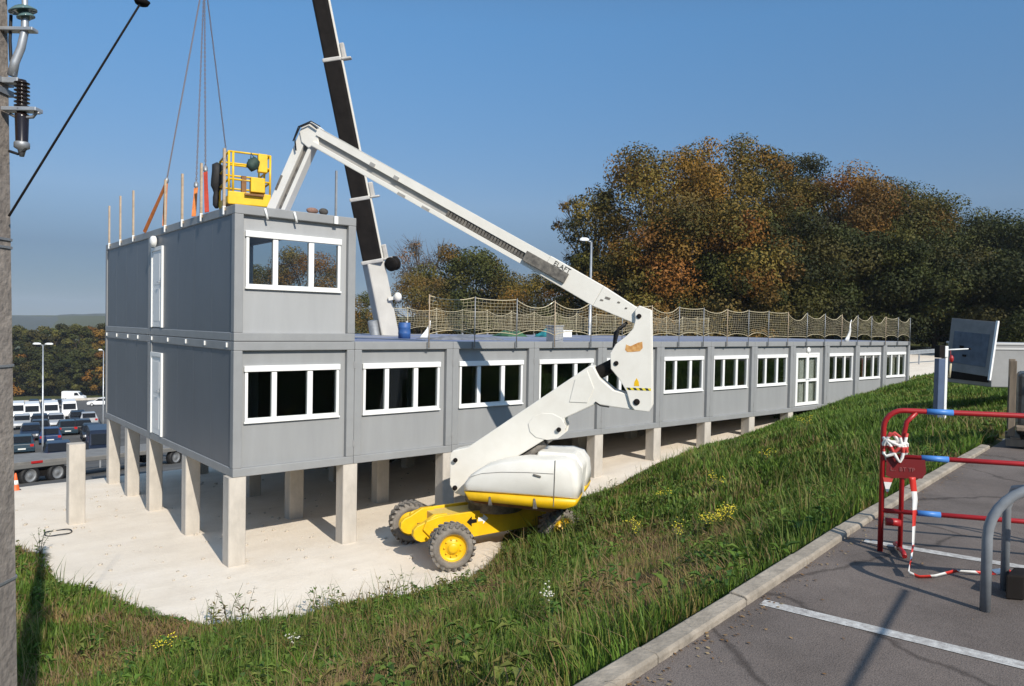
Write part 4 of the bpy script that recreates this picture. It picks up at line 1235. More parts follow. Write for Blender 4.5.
ins = ar.build('surge_arrester', MAT['insul'], pole)
MB().lathe([(.031, .300), (.034, .305), (.034, .328), (.018, .338), (.010, .37)], top, (0, 0, -1), 18).build('cap', MAT['steel'], ins)
hk = MB(); hk.tube([pw_(10, 114), pw_(18, 118), pw_(33, 117), pw_(36, 113), pw_(40, 113)], .008, 6); hk.build('clamp', MAT['steel'], pole)
gi = MB()
for (u, v, r_) in ((22, 8, .062), (25, 14, .040), (19, -14, .062)):
    gi.lathe([(.014, -.012), (r_ * .55, -.008), (r_, .012), (r_, .018), (r_ * .6, .012), (.016, .03)], pw_(u, v), Vector((.25, 0, -1)), 20)
build_each(gi, 'glass_insulator', MAT['glassins'], pole)
rod = MB(); rod.tube([pw_(12, 76), pw_(15, 62), pw_(21, 48), pw_(25, 30), pw_(25, 6), pw_(24, -30)], [.022, .02, .019, .018, .014, .012], 10)
rod.build('support_rod', MAT['galv'], pole)
wr = MB(); wr.tube([pw_(11, 15), pw_(10, 40), pw_(11, 60), pw_(13, 70)], .008, 6); wr.tube([pw_(26, 143), pw_(25, 150), pw_(18, 154), pw_(9, 151)], .007, 6)
build_each(wr, 'jumper_wire', MAT['black'], pole)
# stay wire up from the pole
a, b_ = at(9, 216, PD), at(142, 1, 4.3)
cw_ = empty('stay_cable', a, 0, 'taut dark cable running up from the concrete pole to the top of the picture', 'cable')
MB().tube([Vector((0, 0, 0)), b_ - a, (b_ - a) * 1.9], .006, 8).build('cable', MAT['blackmetal'], cw_)
kc = MB(); d = (b_ - a).normalized(); kc.lathe([(.015, -.03), (.035, -.02), (.045, 0), (.02, .015)], b_ - a, Vector((.1, 0, 1)), 14); kc.build('clamp', MAT['blackmetal'], cw_)
# second cable overhead: only its shadow falls into the picture
S1, S2 = Vector((-1.494, -12.046, LOT)), Vector((.024, -11.676, LOT))
l_ = 2.9
q1, q2 = S1 + to_sun * l_, S2 + to_sun * l_; dq = (q2 - q1)
oc = MB(); oc.tube([q1 - dq * 9, q1 - dq * 3 , q1, q2], .014, 8)
tag(oc.build('overhead_cable', MAT['black']), 'black overhead cable slung above the parking lot', 'cable')

# ------------------------------------------------------------------ crowd barrier and tape
bf = Vector((.731, -11.21, LOT)); bdv = Vector((.55, -.835, 0)).normalized(); bnv = Vector((-bdv.y, bdv.x, 0))
bar_ = empty('crowd_barrier', bf, 0, 'red and blue tubular crowd barrier standing across the parking space', 'barrier')
def q3(a, z, n_=0): return bdv * a + UP * z + bnv * n_
Lb, Hb, R_ = 1.95, 1.035, .019
def arc(c, z, r_, a0, a1, sgn):
    return [q3(c + sgn * r_ * math.cos(a0 + (a1 - a0) * i / 6), z + r_ * math.sin(a0 + (a1 - a0) * i / 6)) for i in range(7)]
fr = MB()
fr.tube([q3(0, 0), q3(0, Hb - .13)] + [q3(.13 - .13 * math.cos(i * PI / 12), Hb - .13 + .13 * math.sin(i * PI / 12)) for i in range(1, 7)] +
        [q3(Lb - .13 + .13 * math.sin(i * PI / 12), Hb - .13 + .13 * math.cos(i * PI / 12)) for i in range(0, 7)] + [q3(Lb, Hb - .2), q3(Lb, 0)], R_, 12)
fr.tube([q3(.13, .02), q3(.13, Hb - .20), q3(.15, Hb - .08), q3(.21, Hb - .01)], R_ * .9, 10)
fr.tube([q3(Lb - .13, .02), q3(Lb - .13, Hb - .20), q3(Lb - .15, Hb - .08), q3(Lb - .21, Hb - .01)], R_ * .9, 10)
for z in (.70, .30): fr.tube([q3(0, z), q3(Lb, z)], R_ * .95, 12)
fr.build('frame', MAT['red'], bar_)
ft = MB()
for a in (.13, Lb - .13): ft.tube([q3(a, .02, -.16), q3(a, .035, -.12), q3(a, .035, .12), q3(a, .02, .16)], .017, 8)
ft.tube([q3(.03, .22), q3(.13, .22)], .03, 8)
build_each(ft, 'foot', MAT['red'], bar_)
for z, a0, bl_ in ((Hb, .275, .17), (.70, .25, .175), (.30, .235, .15)):
    bs = MB()
    bs.tube([q3(a0, z), q3(a0 + bl_, z)], R_ + .002, 12); bs.tube([q3(Lb - a0 - bl_, z), q3(Lb - a0, z)], R_ + .002, 12)
    build_each(bs, 'blue_band', MAT['blue'], bar_)
plq = MB()
plo = [(.02, .56), (.02, .69), (.27, .69), (.28, .60), (.255, .555), (.06, .545)]
plq.prism(plo, (0, 0, 0), bdv, UP, bnv, -.026, -.022)
pq = plq.build('name_plate', mat('dark red plate', (.16, .007, .008), .5), bar_)
tm = Matrix.Identity(4)
for i in range(3): tm[i][0] = bdv[i]; tm[i][1] = UP[i]; tm[i][2] = -bnv[i]; tm[i][3] = q3(.045, .60, -.0285)[i]
text('lettering', 'L..  BT TP', .040, pq, tm, mat('faded lettering', (.30, .085, .08), .8))
# tape
def ribbon(path, wdir, wd, name, label, freq):
    vs = []; fs = []; mi = []
    P_ = []
    for a, b2 in zip(path[:-1], path[1:]):
        a, b2 = Vector(a), Vector(b2); n = max(1, int((b2 - a).length / .02))
        P_ += [a + (b2 - a) * i / n for i in range(n)]
    P_.append(Vector(path[-1])); acc = 0; mb = MB()
    for i, p in enumerate(P_):
        w2 = Vector(wdir(i / len(P_))).normalized() * wd / 2
        vs += [p - w2, p + w2]
    for i in range(len(P_) - 1):
        acc += (P_[i + 1] - P_[i]).length
        mb.f.append([2 * i, 2 * i + 1, 2 * i + 3, 2 * i + 2]); mb.m.append(int(acc / freq) % 2); mb.s.append(True)
    mb.v = [tuple(v) for v in vs]
    o = mb.build(name, [MAT['tapered'], MAT['tapewhite']]); s_ = o.modifiers.new('thick', 'SOLIDIFY'); s_.thickness = .0015
    return tag(o, label, 'tape')
MAT['tapered'] = mat('red tape', (.55, .03, .02), .45)
MAT['tapewhite'] = mat('white tape', (.70, .70, .68), .45)
b0 = bf + q3(.215, .545, -.03)
def onz(u, v, z): d = ray(u, v); return CAM_POS + d * ((z - CAM_POS.z) / d.z)
path_ = [at(912, 477, 5.22), at(915, 500, 5.22), at(914, 520, 5.2), at(913, 545, 5.17), onz(909, 573, LOT + .04), onz(920, 577, LOT + .012), onz(935, 576, LOT + .02), onz(955, 571, LOT + .03), onz(984, 573, LOT + .02), onz(1010, 570, LOT + .02)]
ribbon(path_, lambda t_: (bdv * math.cos(3.5 * t_ * 1.0) + bnv * math.sin(7 * t_) + UP * (.0 if t_ < .45 else .8)), .045, 'barrier_tape', 'red and white barrier tape hanging from the plate and trailing over the asphalt', .12)
kn = MB()
kp = []
for i in range(60):
    t_ = i / 59; a = t_ * 2 * PI * 4
    kp.append(q3(.075 + .075 * math.cos(a) + .01 * math.sin(3 * a), .78 + .10 * t_ * math.sin(2.3 * a) + .04 * math.sin(a * .5), -.025 + .03 * math.sin(a)))
kn.tube(kp, .012, 5)
kn.add([q3(.0, .545, -.022), q3(.07, .545, -.022), q3(.03, .42, -.03), q3(.0, .545, -.018), q3(.07, .545, -.018), q3(.03, .42, -.026)], [(0, 1, 2), (5, 4, 3), (0, 3, 4, 1), (1, 4, 5, 2), (2, 5, 3, 0)])
o = kn.build('tape_knot', mat_stripes('knotted tape', (.72, .70, .66), (.50, .05, .04), (0, 0, 1), 9.0, .62, .6), loc=bf); tag(o, 'knotted bundle of white and red tape wound round the barrier upright', 'tape')

# grey hoop rail
hp = Vector((.03, -12.107, LOT)); hd_ = Vector((.62, -.78, 0)).normalized(); hn_ = Vector((.78, .62, 0))
hoop = empty('hoop_rail', hp, 0, 'grey painted steel hoop rail in the lower right corner', 'hoop rail')
HM = mat('grey hoop paint', (.20, .215, .23), .4, var=.15, vscale=9)
hh = MB()
hr_ = .30
hpath = [Vector((0, 0, 0)), UP * .43] + [hd_ * (hr_ - hr_ * math.cos(i * PI / 16)) + UP * (.43 + hr_ * math.sin(i * PI / 16)) for i in range(1, 9)] + [hd_ * 1.1 + UP * .73] + [hd_ * (1.1 + hr_ * math.sin(i * PI / 16)) + UP * (.43 + hr_ * math.cos(i * PI / 16)) for i in range(1, 9)] + [hd_ * 1.4]
hh.tube(hpath, .028, 16); hh.build('hoop_tube', HM, hoop)
h2 = MB(); o2 = Vector((.50, .05, 0)); oe = hd_ * .42 + UP * .725
h2.tube([o2, o2 + UP * .52, o2.lerp(oe, .12) + UP * .56, o2.lerp(oe, .45) + UP * .36, oe], .024, 14); h2.build('brace_leg', HM, hoop)
h3 = MB(); h3.obox(o2 * .78 + hd_ * .10 + UP * .075, hd_ * .05, Vector((.995, .1, 0)) * .11, UP * .075); h3.build('base_block', MAT['blackmetal'], hoop, bevel=.01)

# ------------------------------------------------------------------ right-hand verge: post with arm, trailer, crate, rail
pf = ground_hit(940, 424)
post = empty('barrier_post', pf, 0, 'blue and white post with a thin white arm standing on the verge', 'post')
pxd = r0.copy(); pxd.z = 0; pxd.normalize(); pyd = Vector((-pxd.y, pxd.x, 0))
dist = (pf - CAM_POS).dot(r2); sc = dist / F_
hpst = 78 * sc
m_ = MB(); m_.obox(UP * (hpst * .40) - pxd * 2.2 * sc, pxd * 3.2 * sc, pyd * .08, UP * (hpst * .44)); m_.build('shaft', MAT['postblue'], post, bevel=.008)
m_ = MB(); m_.obox(UP * (hpst * .42) + pxd * 2.6 * sc, pxd * 1.3 * sc, pyd * .075, UP * (hpst * .46)); m_.build('white_strip', MAT['white'], post, bevel=.005)
m_ = MB(); m_.obox(UP * (hpst * .93) - pxd * 2.6 * sc, pxd * 2.8 * sc, pyd * .09, UP * (hpst * .08)); m_.build('hinge_box', MAT['blackmetal'], post, bevel=.008)
m_ = MB(); m_.obox(UP * (hpst * .93) + pxd * 1.9 * sc, pxd * 1.6 * sc, pyd * .095, UP * (hpst * .07)); m_.build('cap', MAT['white'], post, bevel=.006)
m_ = MB(); m_.tube([UP * hpst * .95 + pxd * 3 * sc, UP * hpst * .97 + pxd * 26 * sc], [.018, .012], 8); m_.tube([UP * hpst * .97 + pxd * 26 * sc, UP * hpst * .97 + pxd * 28 * sc], .02, 8, 1); m_.build('arm', [MAT['white'], MAT['blackmetal']], post)
m_ = MB(); m_.ball(UP * hpst * .84 + pxd * 8 * sc - pyd * .05, 1, 10, 0, (.05, .04, .075)); m_.tube([UP * hpst * .96 + pxd * 8 * sc, UP * hpst * .84 + pxd * 8 * sc - pyd * .03], .006, 5)
tag(m_.build('red_flag', MAT['red'], loc=pf), 'small red marker dangling from the white arm of the blue post', 'marker')
m_ = MB(); m_.tube([UP * hpst * .78 + pxd * 7.5 * sc - pyd * .05, UP * hpst * .60 + pxd * 6.5 * sc - pyd * .05], .02, 6); tag(m_.build('pale_tag', MAT['netc'], loc=pf), 'pale strip hanging below the red marker', 'strip')

tc0 = Vector((14.2, -7.75, 0)); tz = zt1(14.4, -7.9)
trl = empty('box_trailer', (tc0.x, tc0.y, tz), 0, 'white box trailer with its rear hatch swung open behind the crate', 'trailer')
td, tn = Vector((.80, -.60, 0)), Vector((.60, .80, 0))
def t3(a, n_, z): return td * a + tn * n_ + UP * z
m_ = MB(); m_.obox(t3(1.75, .8, 1.02), td * 1.7, tn * .78, UP * .50); m_.build('body', mat('trailer panel', (.27, .27, .265), .5, var=.1), trl, bevel=.02)
m_ = MB()
for z in (1.50, 1.39): m_.obox(t3(1.75, .8, z), td * 1.74, tn * .80, UP * .026)
build_each(m_, 'roof_rail', mat('dull white rail', (.42, .42, .41), .5), trl, bevel=.012)
m_ = MB(); m_.obox(t3(.06, .8, .98), td * .05, tn * .7, UP * .36); m_.build('interior_shade', MAT['blackmetal'], trl)  # black slab on the solid body, painting in the dark of the opening
for n_ in (.05, 1.55):
    MB().lathe([(.12, -.1), (.28, -.1), (.32, -.05), (.32, .05), (.28, .1), (.12, .1)], t3(2.2, n_, .32), tn, 22).build('wheel', MAT['black'], trl)
hq = [Vector(v) - Vector((tc0.x, tc0.y, tz)) for v in ((14.405, -6.863, 3.244), (14.09, -7.908, 3.152), (13.952, -7.83, 1.926), (14.295, -6.808, 2.015))]
hu = (hq[1] - hq[0]); hv_ = (hq[3] - hq[0]); hn = hu.cross(hv_).normalized()
if hn.x > 0: hn = -hn
def h4(a, b_, d): return hq[0] + hu * a + (hv_ * (1 - a) + (hq[2] - hq[1]) * a) * b_ + hn * d
def slab(mb, a0, a1, b0_, b1_, d0, d1):
    vs = [h4(a, b_, d) for d in (d0, d1) for a, b_ in ((a0, b0_), (a1, b0_), (a1, b1_), (a0, b1_))]
    mb.add(vs, [(0, 3, 2, 1), (4, 5, 6, 7), (0, 1, 5, 4), (1, 2, 6, 5), (2, 3, 7, 6), (3, 0, 4, 7)])
m_ = MB(); slab(m_, 0, .965, 0, 1, -.03, .01); ht_ = m_.build('hatch', mat('hatch skin', (.20, .195, .19), .6, var=.15, vscale=4), trl, bevel=.006)
m_ = MB(); slab(m_, .967, 1.01, -.02, 1.06, -.035, .02); m_.build('edge_trim', MAT['white'], ht_)
m_ = MB(); slab(m_, .10, .88, .24, .84, .012, .022); slab(m_, .12, .26, .26, .5, .022, .03); slab(m_, .55, .72, .26, .46, .022, .03); m_.build('lining', mat('blue grey lining', (.085, .105, .135), .55, var=.3, vscale=5), ht_, bevel=.004)
m_ = MB(); slab(m_, .28, .36, .5, .55, .022, .05); slab(m_, .36, .44, .66, .70, .022, .04); build_each(m_, 'latch', MAT['blackmetal'], ht_)

cf = Vector((7.30, -10.12, LOT + .02))
ca, cb_ = Vector((.29, -.957, 0)), Vector((.957, .29, 0))
crt = empty('wrapped_crate', cf, 0, 'wooden crate with corner posts and dark wrapped load on a pallet', 'crate')
def c3(a, n_, z): return ca * a + cb_ * n_ + UP * z
m_ = MB()
for i in range(6): m_.obox(c3(.08 + .19 * i, .45, .125), ca * .06, cb_ * .5, UP * .012)
for n_ in (0, .45, .9): m_.obox(c3(.55, n_, .06), ca * .58, cb_ * .05, UP * .05)
m_.build('pallet', MAT['wood2'], crt, bevel=.004)
for a, n_ in ((.03, .0), (1.08, .0), (.03, .9), (1.08, .9)):
    m_ = MB(); m_.obox(c3(a, n_, .68), ca * .042, cb_ * .035, UP * .53); m_.build('corner_post', MAT['wood2'], crt, bevel=.006)
m_ = MB(); m_.obox(c3(.55, .45, .60), ca * .46, cb_ * .40, UP * .44)
m_.build('wrapped_load', mat('dark plastic wrap', (.05, .055, .055), .28, bump=.9, bscale=9, var=.5, vscale=6), crt, bevel=.05)
m_ = MB(); m_.obox(c3(.42, -.03, .78), ca * .035, cb_ * .015, UP * .46); m_.obox(c3(.40, -.03, .92), ca * .10, cb_ * .015, UP * .035); m_.build('yellow_board', mat('fresh board', (.50, .33, .12), .8, var=.3, vscale=8, stretch=(1, 1, .2)), crt, bevel=.004)
m_ = MB(); m_.obox(c3(.5, -.12, .28), ca * .42, cb_ * .12, UP * .03); m_.obox(c3(.52, -.10, .36), ca * .22, cb_ * .10, UP * .05); build_each(m_, 'loose_plank', MAT['wood2'], crt, bevel=.01)

# metal rail and path edge beyond the far end of the building
gr = empty('guard_rail', (31.0, .6, zt1(31, .6)), 0, 'pale metal guard rail beyond the far end of the building', 'guard rail')
GL = Vector(gr.location)
m_ = MB(); pts = [Vector((30.3 + 1.6 * i, 5.6 - .33 * i, zt1(30.3 + 1.6 * i, 5.6 - .33 * i) + .72)) - GL for i in range(9)]
for p, q in zip(pts[:-1], pts[1:]):
    d = (q - p) / 2; n_ = Vector((-d.y, d.x, 0)).normalized()
    m_.obox((p + q) / 2 + UP * .06, d, n_ * .02, UP * .05); m_.obox((p + q) / 2 - UP * .07, d, n_ * .02, UP * .05); m_.obox((p + q) / 2, d, n_ * .008, UP * .05)
m_.build('beam', MAT['galv'], gr)
for p in pts[::2]: MB().obox(p + Vector((0, .06, -.5)), Vector((.03, 0, 0)), Vector((0, .03, 0)), UP * .6).build('rail_post', MAT['galv'], gr)

# street lamps
def lamp(x, y, ztop, heads, label, hd, grp=None, hs_=.55):
    zb = zt1(x, y)
    l = empty('street_lamp', (x, y, zb), 0, label, 'street lamp', grp)
    h = ztop - zb
    m_ = MB(); m_.tube([(0, 0, -.2), (0, 0, 1.0), (0, 0, h)], [.09, .075, .045], 10); m_.build('mast', MAT['galv'], l)
    for s_ in heads:
        m_ = MB(); dirv = Vector((hd.x * s_, hd.y * s_, 0)) * hs_
        m_.tube([UP * h, UP * (h + .05) + dirv * .3], .03, 8); m_.build('arm', MAT['galv'], l)
        m_ = MB(); n_ = Vector((-dirv.y, dirv.x, 0))
        c = UP * (h + .10) + dirv * .55
        vs = []
        for a, wd, t0, t1 in ((-.35, .05, -.03, .05), (-.1, .14, -.05, .10), (.25, .15, -.05, .10), (.42, .08, -.03, .05)):
            vs += [c + dirv * a - n_ * wd + UP * t0, c + dirv * a + n_ * wd + UP * t0, c + dirv * a + n_ * wd * .8 + UP * t1, c + dirv * a - n_ * wd * .8 + UP * t1]
        fs = [(3, 2, 1, 0), (12, 13, 14, 15)]
        for i in range(3):
            for k in range(4): k2 = (k + 1) % 4; fs.append((4 * i + k, 4 * i + k2, 4 * i + 4 + k2, 4 * i + 4 + k))
        m_.add(vs, fs); m_.build('lamp_head', MAT['white'], l, bevel=.02)
p = at(591.5, 240, 33.5)
lamp(p.x, p.y, p.z - .1, (-1,), 'single-headed street lamp rising behind the roof nets', r0)
p = at(43, 344, 58); lamp(p.x, p.y, p.z - .1, (-1, 1), 'two-headed street lamp standing among the parked cars', r0, None, .8)
p = at(103.5, 350, 80); lamp(p.x, p.y, p.z - .1, (-1,), 'far street lamp beside the left wall of the building', r0)
# ------------------------------------------------------------------ vehicles on the lower road and car park
def wheel(par, x, y, r, w_, sgn):
    e = empty('wheel', (x, y, r)); e.parent = par
    MB().lathe([(r * .6, -w_ / 2), (r * .93, -w_ / 2), (r, -w_ / 4), (r, w_ / 4), (r * .93, w_ / 2), (r * .6, w_ / 2)], (0, 0, 0), (0, 1, 0), 20, ring=True).build('tyre', MAT['black'], e)
    MB().lathe([(r * .2, w_ * .42), (r * .3, w_ * .30), (r * .55, w_ * .36), (r * .62, w_ * .52), (r * .62, -w_ * .5)], (0, 0, 0), (0, sgn, 0), 16).build('rim', MAT['steel'], e)
RED_L = mat('red lamp', (.45, .02, .02), .2); WHT_L = mat('headlamp', (.75, .77, .78), .12)
PLATE = mat('number plate', (.7, .7, .66), .5)
CARPAINT = {}
def paint(c):
    if c not in CARPAINT: CARPAINT[c] = mat('car paint', c, .35, spec=.4, coat=.25)
    return CARPAINT[c]
def shell(prof, hw, top_in, zcut, m, name, par):
    """car body: side outline swept across; everything above the belt line leans inwards"""
    mb = MB(); k = len(prof); lev = []
    zmax = max(z for _, z in prof)
    for t_ in (-1, -.96, .96, 1):
        row = []
        for x, z in prof:
            inn = top_in * max(0, (z - zcut)) / max(.01, zmax - zcut)
            y = (hw - inn) * t_
            row.append((x * (1 if abs(t_) < .99 else .992), y, z - (.03 if abs(t_) > .99 and z > zcut else 0)))
        lev.append(row)
    vs = [p for l in lev for p in l]; fs = []
    for i in range(3):
        for j in range(k):
            j2 = (j + 1) % k; fs.append((i * k + j, i * k + j2, (i + 1) * k + j2, (i + 1) * k + j))
    fs.append(tuple(range(k))[::-1]); fs.append(tuple(range(3 * k, 4 * k)))
    mb.add(vs, fs)
    return mb.build(name, m, par, bevel=.03)
def car(x, y, heading, col, kind, label, grp='vehicles in the car park'):
    """heading: direction of the bonnet"""
    z = zt1(x, y)
    nm = {'car': 'parked_car', 'van': 'parked_van', 'estate': 'parked_car'}[kind]
    root = empty(nm, (x, y, z), heading, label, 'van' if kind == 'van' else 'car', grp)
    if kind == 'van': root.scale = (.9, .86, .95)
    if kind == 'van':
        prof = [(-2.5, .35), (2.45, .35), (2.5, .75), (2.35, 1.12), (1.75, 1.28), (1.2, 2.0), (.95, 2.22), (-2.42, 2.25), (-2.5, 2.1)]
        hw, ti, zc, wr, wx = .98, .14, 1.2, .34, (1.6, -1.55)
        ws = [(1.72, 1.33), (1.78, 1.30), (1.26, 1.98), (1.20, 1.98)]
        side_win = [(.35, 1.32), (1.45, 1.32), (1.02, 1.95), (.35, 1.95)]
        rear = None
    else:
        e = kind == 'estate'
        rx = -1.95 if e else -1.75
        prof = [(-2.1, .32), (2.05, .32), (2.12, .55), (2.0, .78), (1.05, .95), (.35, 1.42), (-.2, 1.5), (rx + .5, 1.47), (rx, .98), (-2.12, .92), (-2.15, .6)]
        hw, ti, zc, wr, wx = .87, .24, .92, .31, (1.3, -1.3)
        ws = [(1.0, .985), (1.06, .985), (.42, 1.40), (.36, 1.40)]
        side_win = [(rx + .25, .99), (.82, .99), (.28, 1.38), (rx + .55, 1.40)]
        rear = [(rx + .0, 1.0), (rx - .05, 1.0), (rx + .40, 1.44), (rx + .46, 1.44)]
    body = shell(prof, hw, ti, zc, paint(col), 'body', root)
    wm = MB(); wm.prism(ws, (0, 0, 0), (1, 0, 0), UP, (0, 1, 0), -hw * .80, hw * .80)
    wm.build('windscreen', MAT['glassd'], root)
    if rear:
        wm = MB(); wm.prism(rear, (0, 0, 0), (1, 0, 0), UP, (0, 1, 0), -hw * .72, hw * .72); wm.build('rear_window', MAT['glassd'], root)
    for s_ in (-1, 1):
        zm = sum(z_ for _, z_ in side_win) / 4; zmax = max(q[1] for q in prof)
        mb = MB(); off = lambda zz: hw - ti * max(0, zz - zc) / (zmax - zc) + .012
        vs = [(a, s_ * off(c), c) for a, c in side_win] + [(a, s_ * (off(c) - .03), c) for a, c in side_win]
        mb.add(vs, [(0, 1, 2, 3), (7, 6, 5, 4), (0, 4, 5, 1), (1, 5, 6, 2), (2, 6, 7, 3), (3, 7, 4, 0)]); mb.build('side_window', MAT['glassd'], root)
        fx_ = prof[2][0]
        MB().box(fx_ - .12, s_ * hw * .62 - .16, .60, fx_ - .02 if kind != 'van' else fx_ - .04, s_ * hw * .62 + .16, .76).build('headlight', WHT_L, root)
        bx = min(q[0] for q in prof)
        MB().box(bx - .015, s_ * hw * .78 - .12, .72, bx + .12, s_ * hw * .78 + .12, .92 if kind != 'van' else 1.2).build('tail_light', RED_L, root)
        for wx_ in wx: wheel(root, wx_, s_ * (hw - .10), wr, .22, s_)
    MB().box(min(q[0] for q in prof) - .02, -.26, .5, min(q[0] for q in prof) + .02, .26, .61).build('number_plate', PLATE, root)
    MB().box(prof[2][0] - .10, -.55, .38, prof[2][0] + .012, .55, .52).build('bumper', MAT['black'], root, bevel=.02)
    return root
FACE = rad(-97)          # bonnet towards the camera
AWAY = rad(83)
WHITE, NAVY, BLACK_, SILVER, DBLUE, TEAL = (.78, .78, .77), (.008, .013, .03), (.008, .008, .009), (.36, .37, .38), (.012, .035, .10), (.022, .045, .065)
def gp_(u, v): return ground_hit(u, v)
def put(u, v, heading, col, kind, label):
    p = gp_(u, v); return car(p.x, p.y, heading, col, kind, label)
put(17, 420, FACE, WHITE, 'van', 'white van in the row facing the camera, half behind the concrete utility pole')
put(32, 421, FACE, WHITE, 'van', 'tall white van in the row facing the camera, second from the utility pole')
put(51, 420, FACE, WHITE, 'van', 'lower white van beside the two-headed street lamp')
put(69, 418, FACE, WHITE, 'van', 'tall white van at the right end of the row facing the camera')
put(22, 429, FACE, SILVER, 'car', 'silver white car in front of the row of white vans')
put(31, 440, FACE, NAVY, 'car', 'dark navy car with shiny bonnet behind the silver rail')
put(78, 424, FACE, BLACK_, 'car', 'black car parked at the right in front of the last white van')
put(67, 434, AWAY, TEAL, 'car', 'teal grey hatchback seen from behind with a red tail light')
put(82, 433, AWAY, BLACK_, 'estate', 'black estate car beside the teal hatchback')
put(50, 443, AWAY, DBLUE, 'car', 'bright blue car just behind the dark car in the front row')
put(58, 461, AWAY, NAVY, 'estate', 'large dark navy estate car seen from behind in the front row')
put(22, 452, AWAY, TEAL, 'car', 'teal car in the front row beside the utility pole')
put(101, 459, FACE, NAVY, 'van', 'dark blue van parked in the front row by the left pillars')
put(34, 408, FACE, NAVY, 'estate', 'dark blue car behind the tall white van')
put(47, 408, FACE, DBLUE, 'car', 'blue car behind the lower white van')
put(60, 408, FACE, BLACK_, 'car', 'black car behind the last white van of the row')
put(40, 428, FACE, BLACK_, 'car', 'black car in front of the tall white van')
put(56, 428, FACE, SILVER, 'car', 'pale silver car in front of the lower white van')
put(40, 434, AWAY, BLACK_, 'car', 'black car between the navy car and the bright blue one')
put(92, 440, FACE, BLACK_, 'car', 'black car behind the dark blue van')
put(88, 425, AWAY, SILVER, 'car', 'silver car near the far street lamp')
put(74, 401, rad(-30), WHITE, 'van', 'white van standing alone on the far road, seen from its side')
put(101, 406, rad(160), WHITE, 'car', 'white car at the far road beside the building')

# low-loader on the lower road
ta, tb2 = Vector((-.72, 24.9, 0)), Vector((6.5, 29.27, 0))
th = math.atan2(tb2.y - ta.y, tb2.x - ta.x)
za, zb2 = zt1(ta.x, ta.y), zt1(tb2.x, tb2.y)
fb = empty('flatbed_trailer', (ta.x, ta.y, za), th, 'long grey flatbed trailer with twin rear axles on the road below the gravel', 'trailer')
fb.rotation_euler = (0, math.atan2(za - zb2, (tb2 - ta).length), th)
m_ = MB(); m_.prism([(-2.6, .74), (9.5, .82), (9.5, 1.0), (2.6, 1.0), (2.2, 1.08), (-2.6, 1.08)], (0, 0, 0), (1, 0, 0), UP, (0, 1, 0), -1.2, 1.2); m_.build('bed', mat('grey trailer bed', (.20, .19, .175), .7, var=.2, vscale=2), fb, bevel=.02)
m_ = MB(); m_.box(-2.6, -1.24, .80, 9.5, -1.201, .95); m_.build('side_rail', mat('trailer rail', (.17, .165, .155), .7), fb)
m_ = MB(); m_.box(-2.62, -.9, .78, -2.601, -.5, .9); m_.box(-.1, -1.26, .98, .4, -1.2, 1.08); build_each(m_, 'marker_lamp', RED_L, fb)
for xw in (-.05, 1.25, 8.3):
    for s_ in (-1, 1): wheel(fb, xw, s_ * 1.02, .45, .30, s_)
m_ = MB(); m_.box(-.9, -1.05, .35, 2.1, 1.05, .6); m_.build('chassis', MAT['blackmetal'], fb)
# crash barrier beside the road
cbx = empty('crash_barrier', (0, 0, 0), 0, 'silver crash barrier along the road behind the flatbed trailer', 'crash barrier')
pts = []
for i in range(14):
    x, y = -4 + 2 * i, 27.6 + .95 * i
    pts.append(Vector((x, y, zt1(x, y) + .75)))
m_ = MB()
for p, q in zip(pts[:-1], pts[1:]):
    d = (q - p) / 2; n_ = Vector((-d.y, d.x, 0)).normalized()
    for dz, pr_ in ((.11, .05), (-.11, .05), (0, .02)): m_.obox((p + q) / 2 + UP * dz, d, n_ * pr_, UP * (.05 if pr_ > .03 else .06))
m_.build('beam', MAT['galv'], cbx)
for p in pts: MB().obox(p + Vector((0, .09, -.45)), Vector((.04, 0, 0)), Vector((0, .04, 0)), UP * .5).build('rail_post', MAT['galv'], cbx)
# pale wall along the far road
fw = MB(); pts = [Vector((12 + 3 * i, 172 - .35 * i, 0)) for i in range(14)]
for p, q in zip(pts[:-1], pts[1:]):
    d = (q - p) / 2; n_ = Vector((-d.y, d.x, 0)).normalized(); c = (p + q) / 2; c.z = zt1(c.x, c.y) + .2
    fw.obox(c, d, n_ * .2, UP * .4)
tag(fw.build('low_wall', MAT['concrete']), 'low pale wall along the far edge of the car park', 'wall')
# traffic cone
p = ground_hit(15.5, 491); cn = empty('traffic_cone', p, 0, 'orange and white traffic cone at the gravel edge by the utility pole', 'traffic cone')
MB().lathe([(.20, 0), (.18, .04), (.13, .30), (.085, .60), (.04, .86), (.02, .88)], (0, 0, .03), UP, 16).build('cone', mat('cone orange', (.75, .13, .03), .5), cn)
MB().lathe([(.142, .30), (.102, .52)], (0, 0, .03), UP, 16).build('white_band', MAT['white'], cn)
MB().box(-.25, -.25, 0, .25, .25, .04).build('base', MAT['black'], cn, bevel=.02)
cn.scale = (.55, .55, .55)

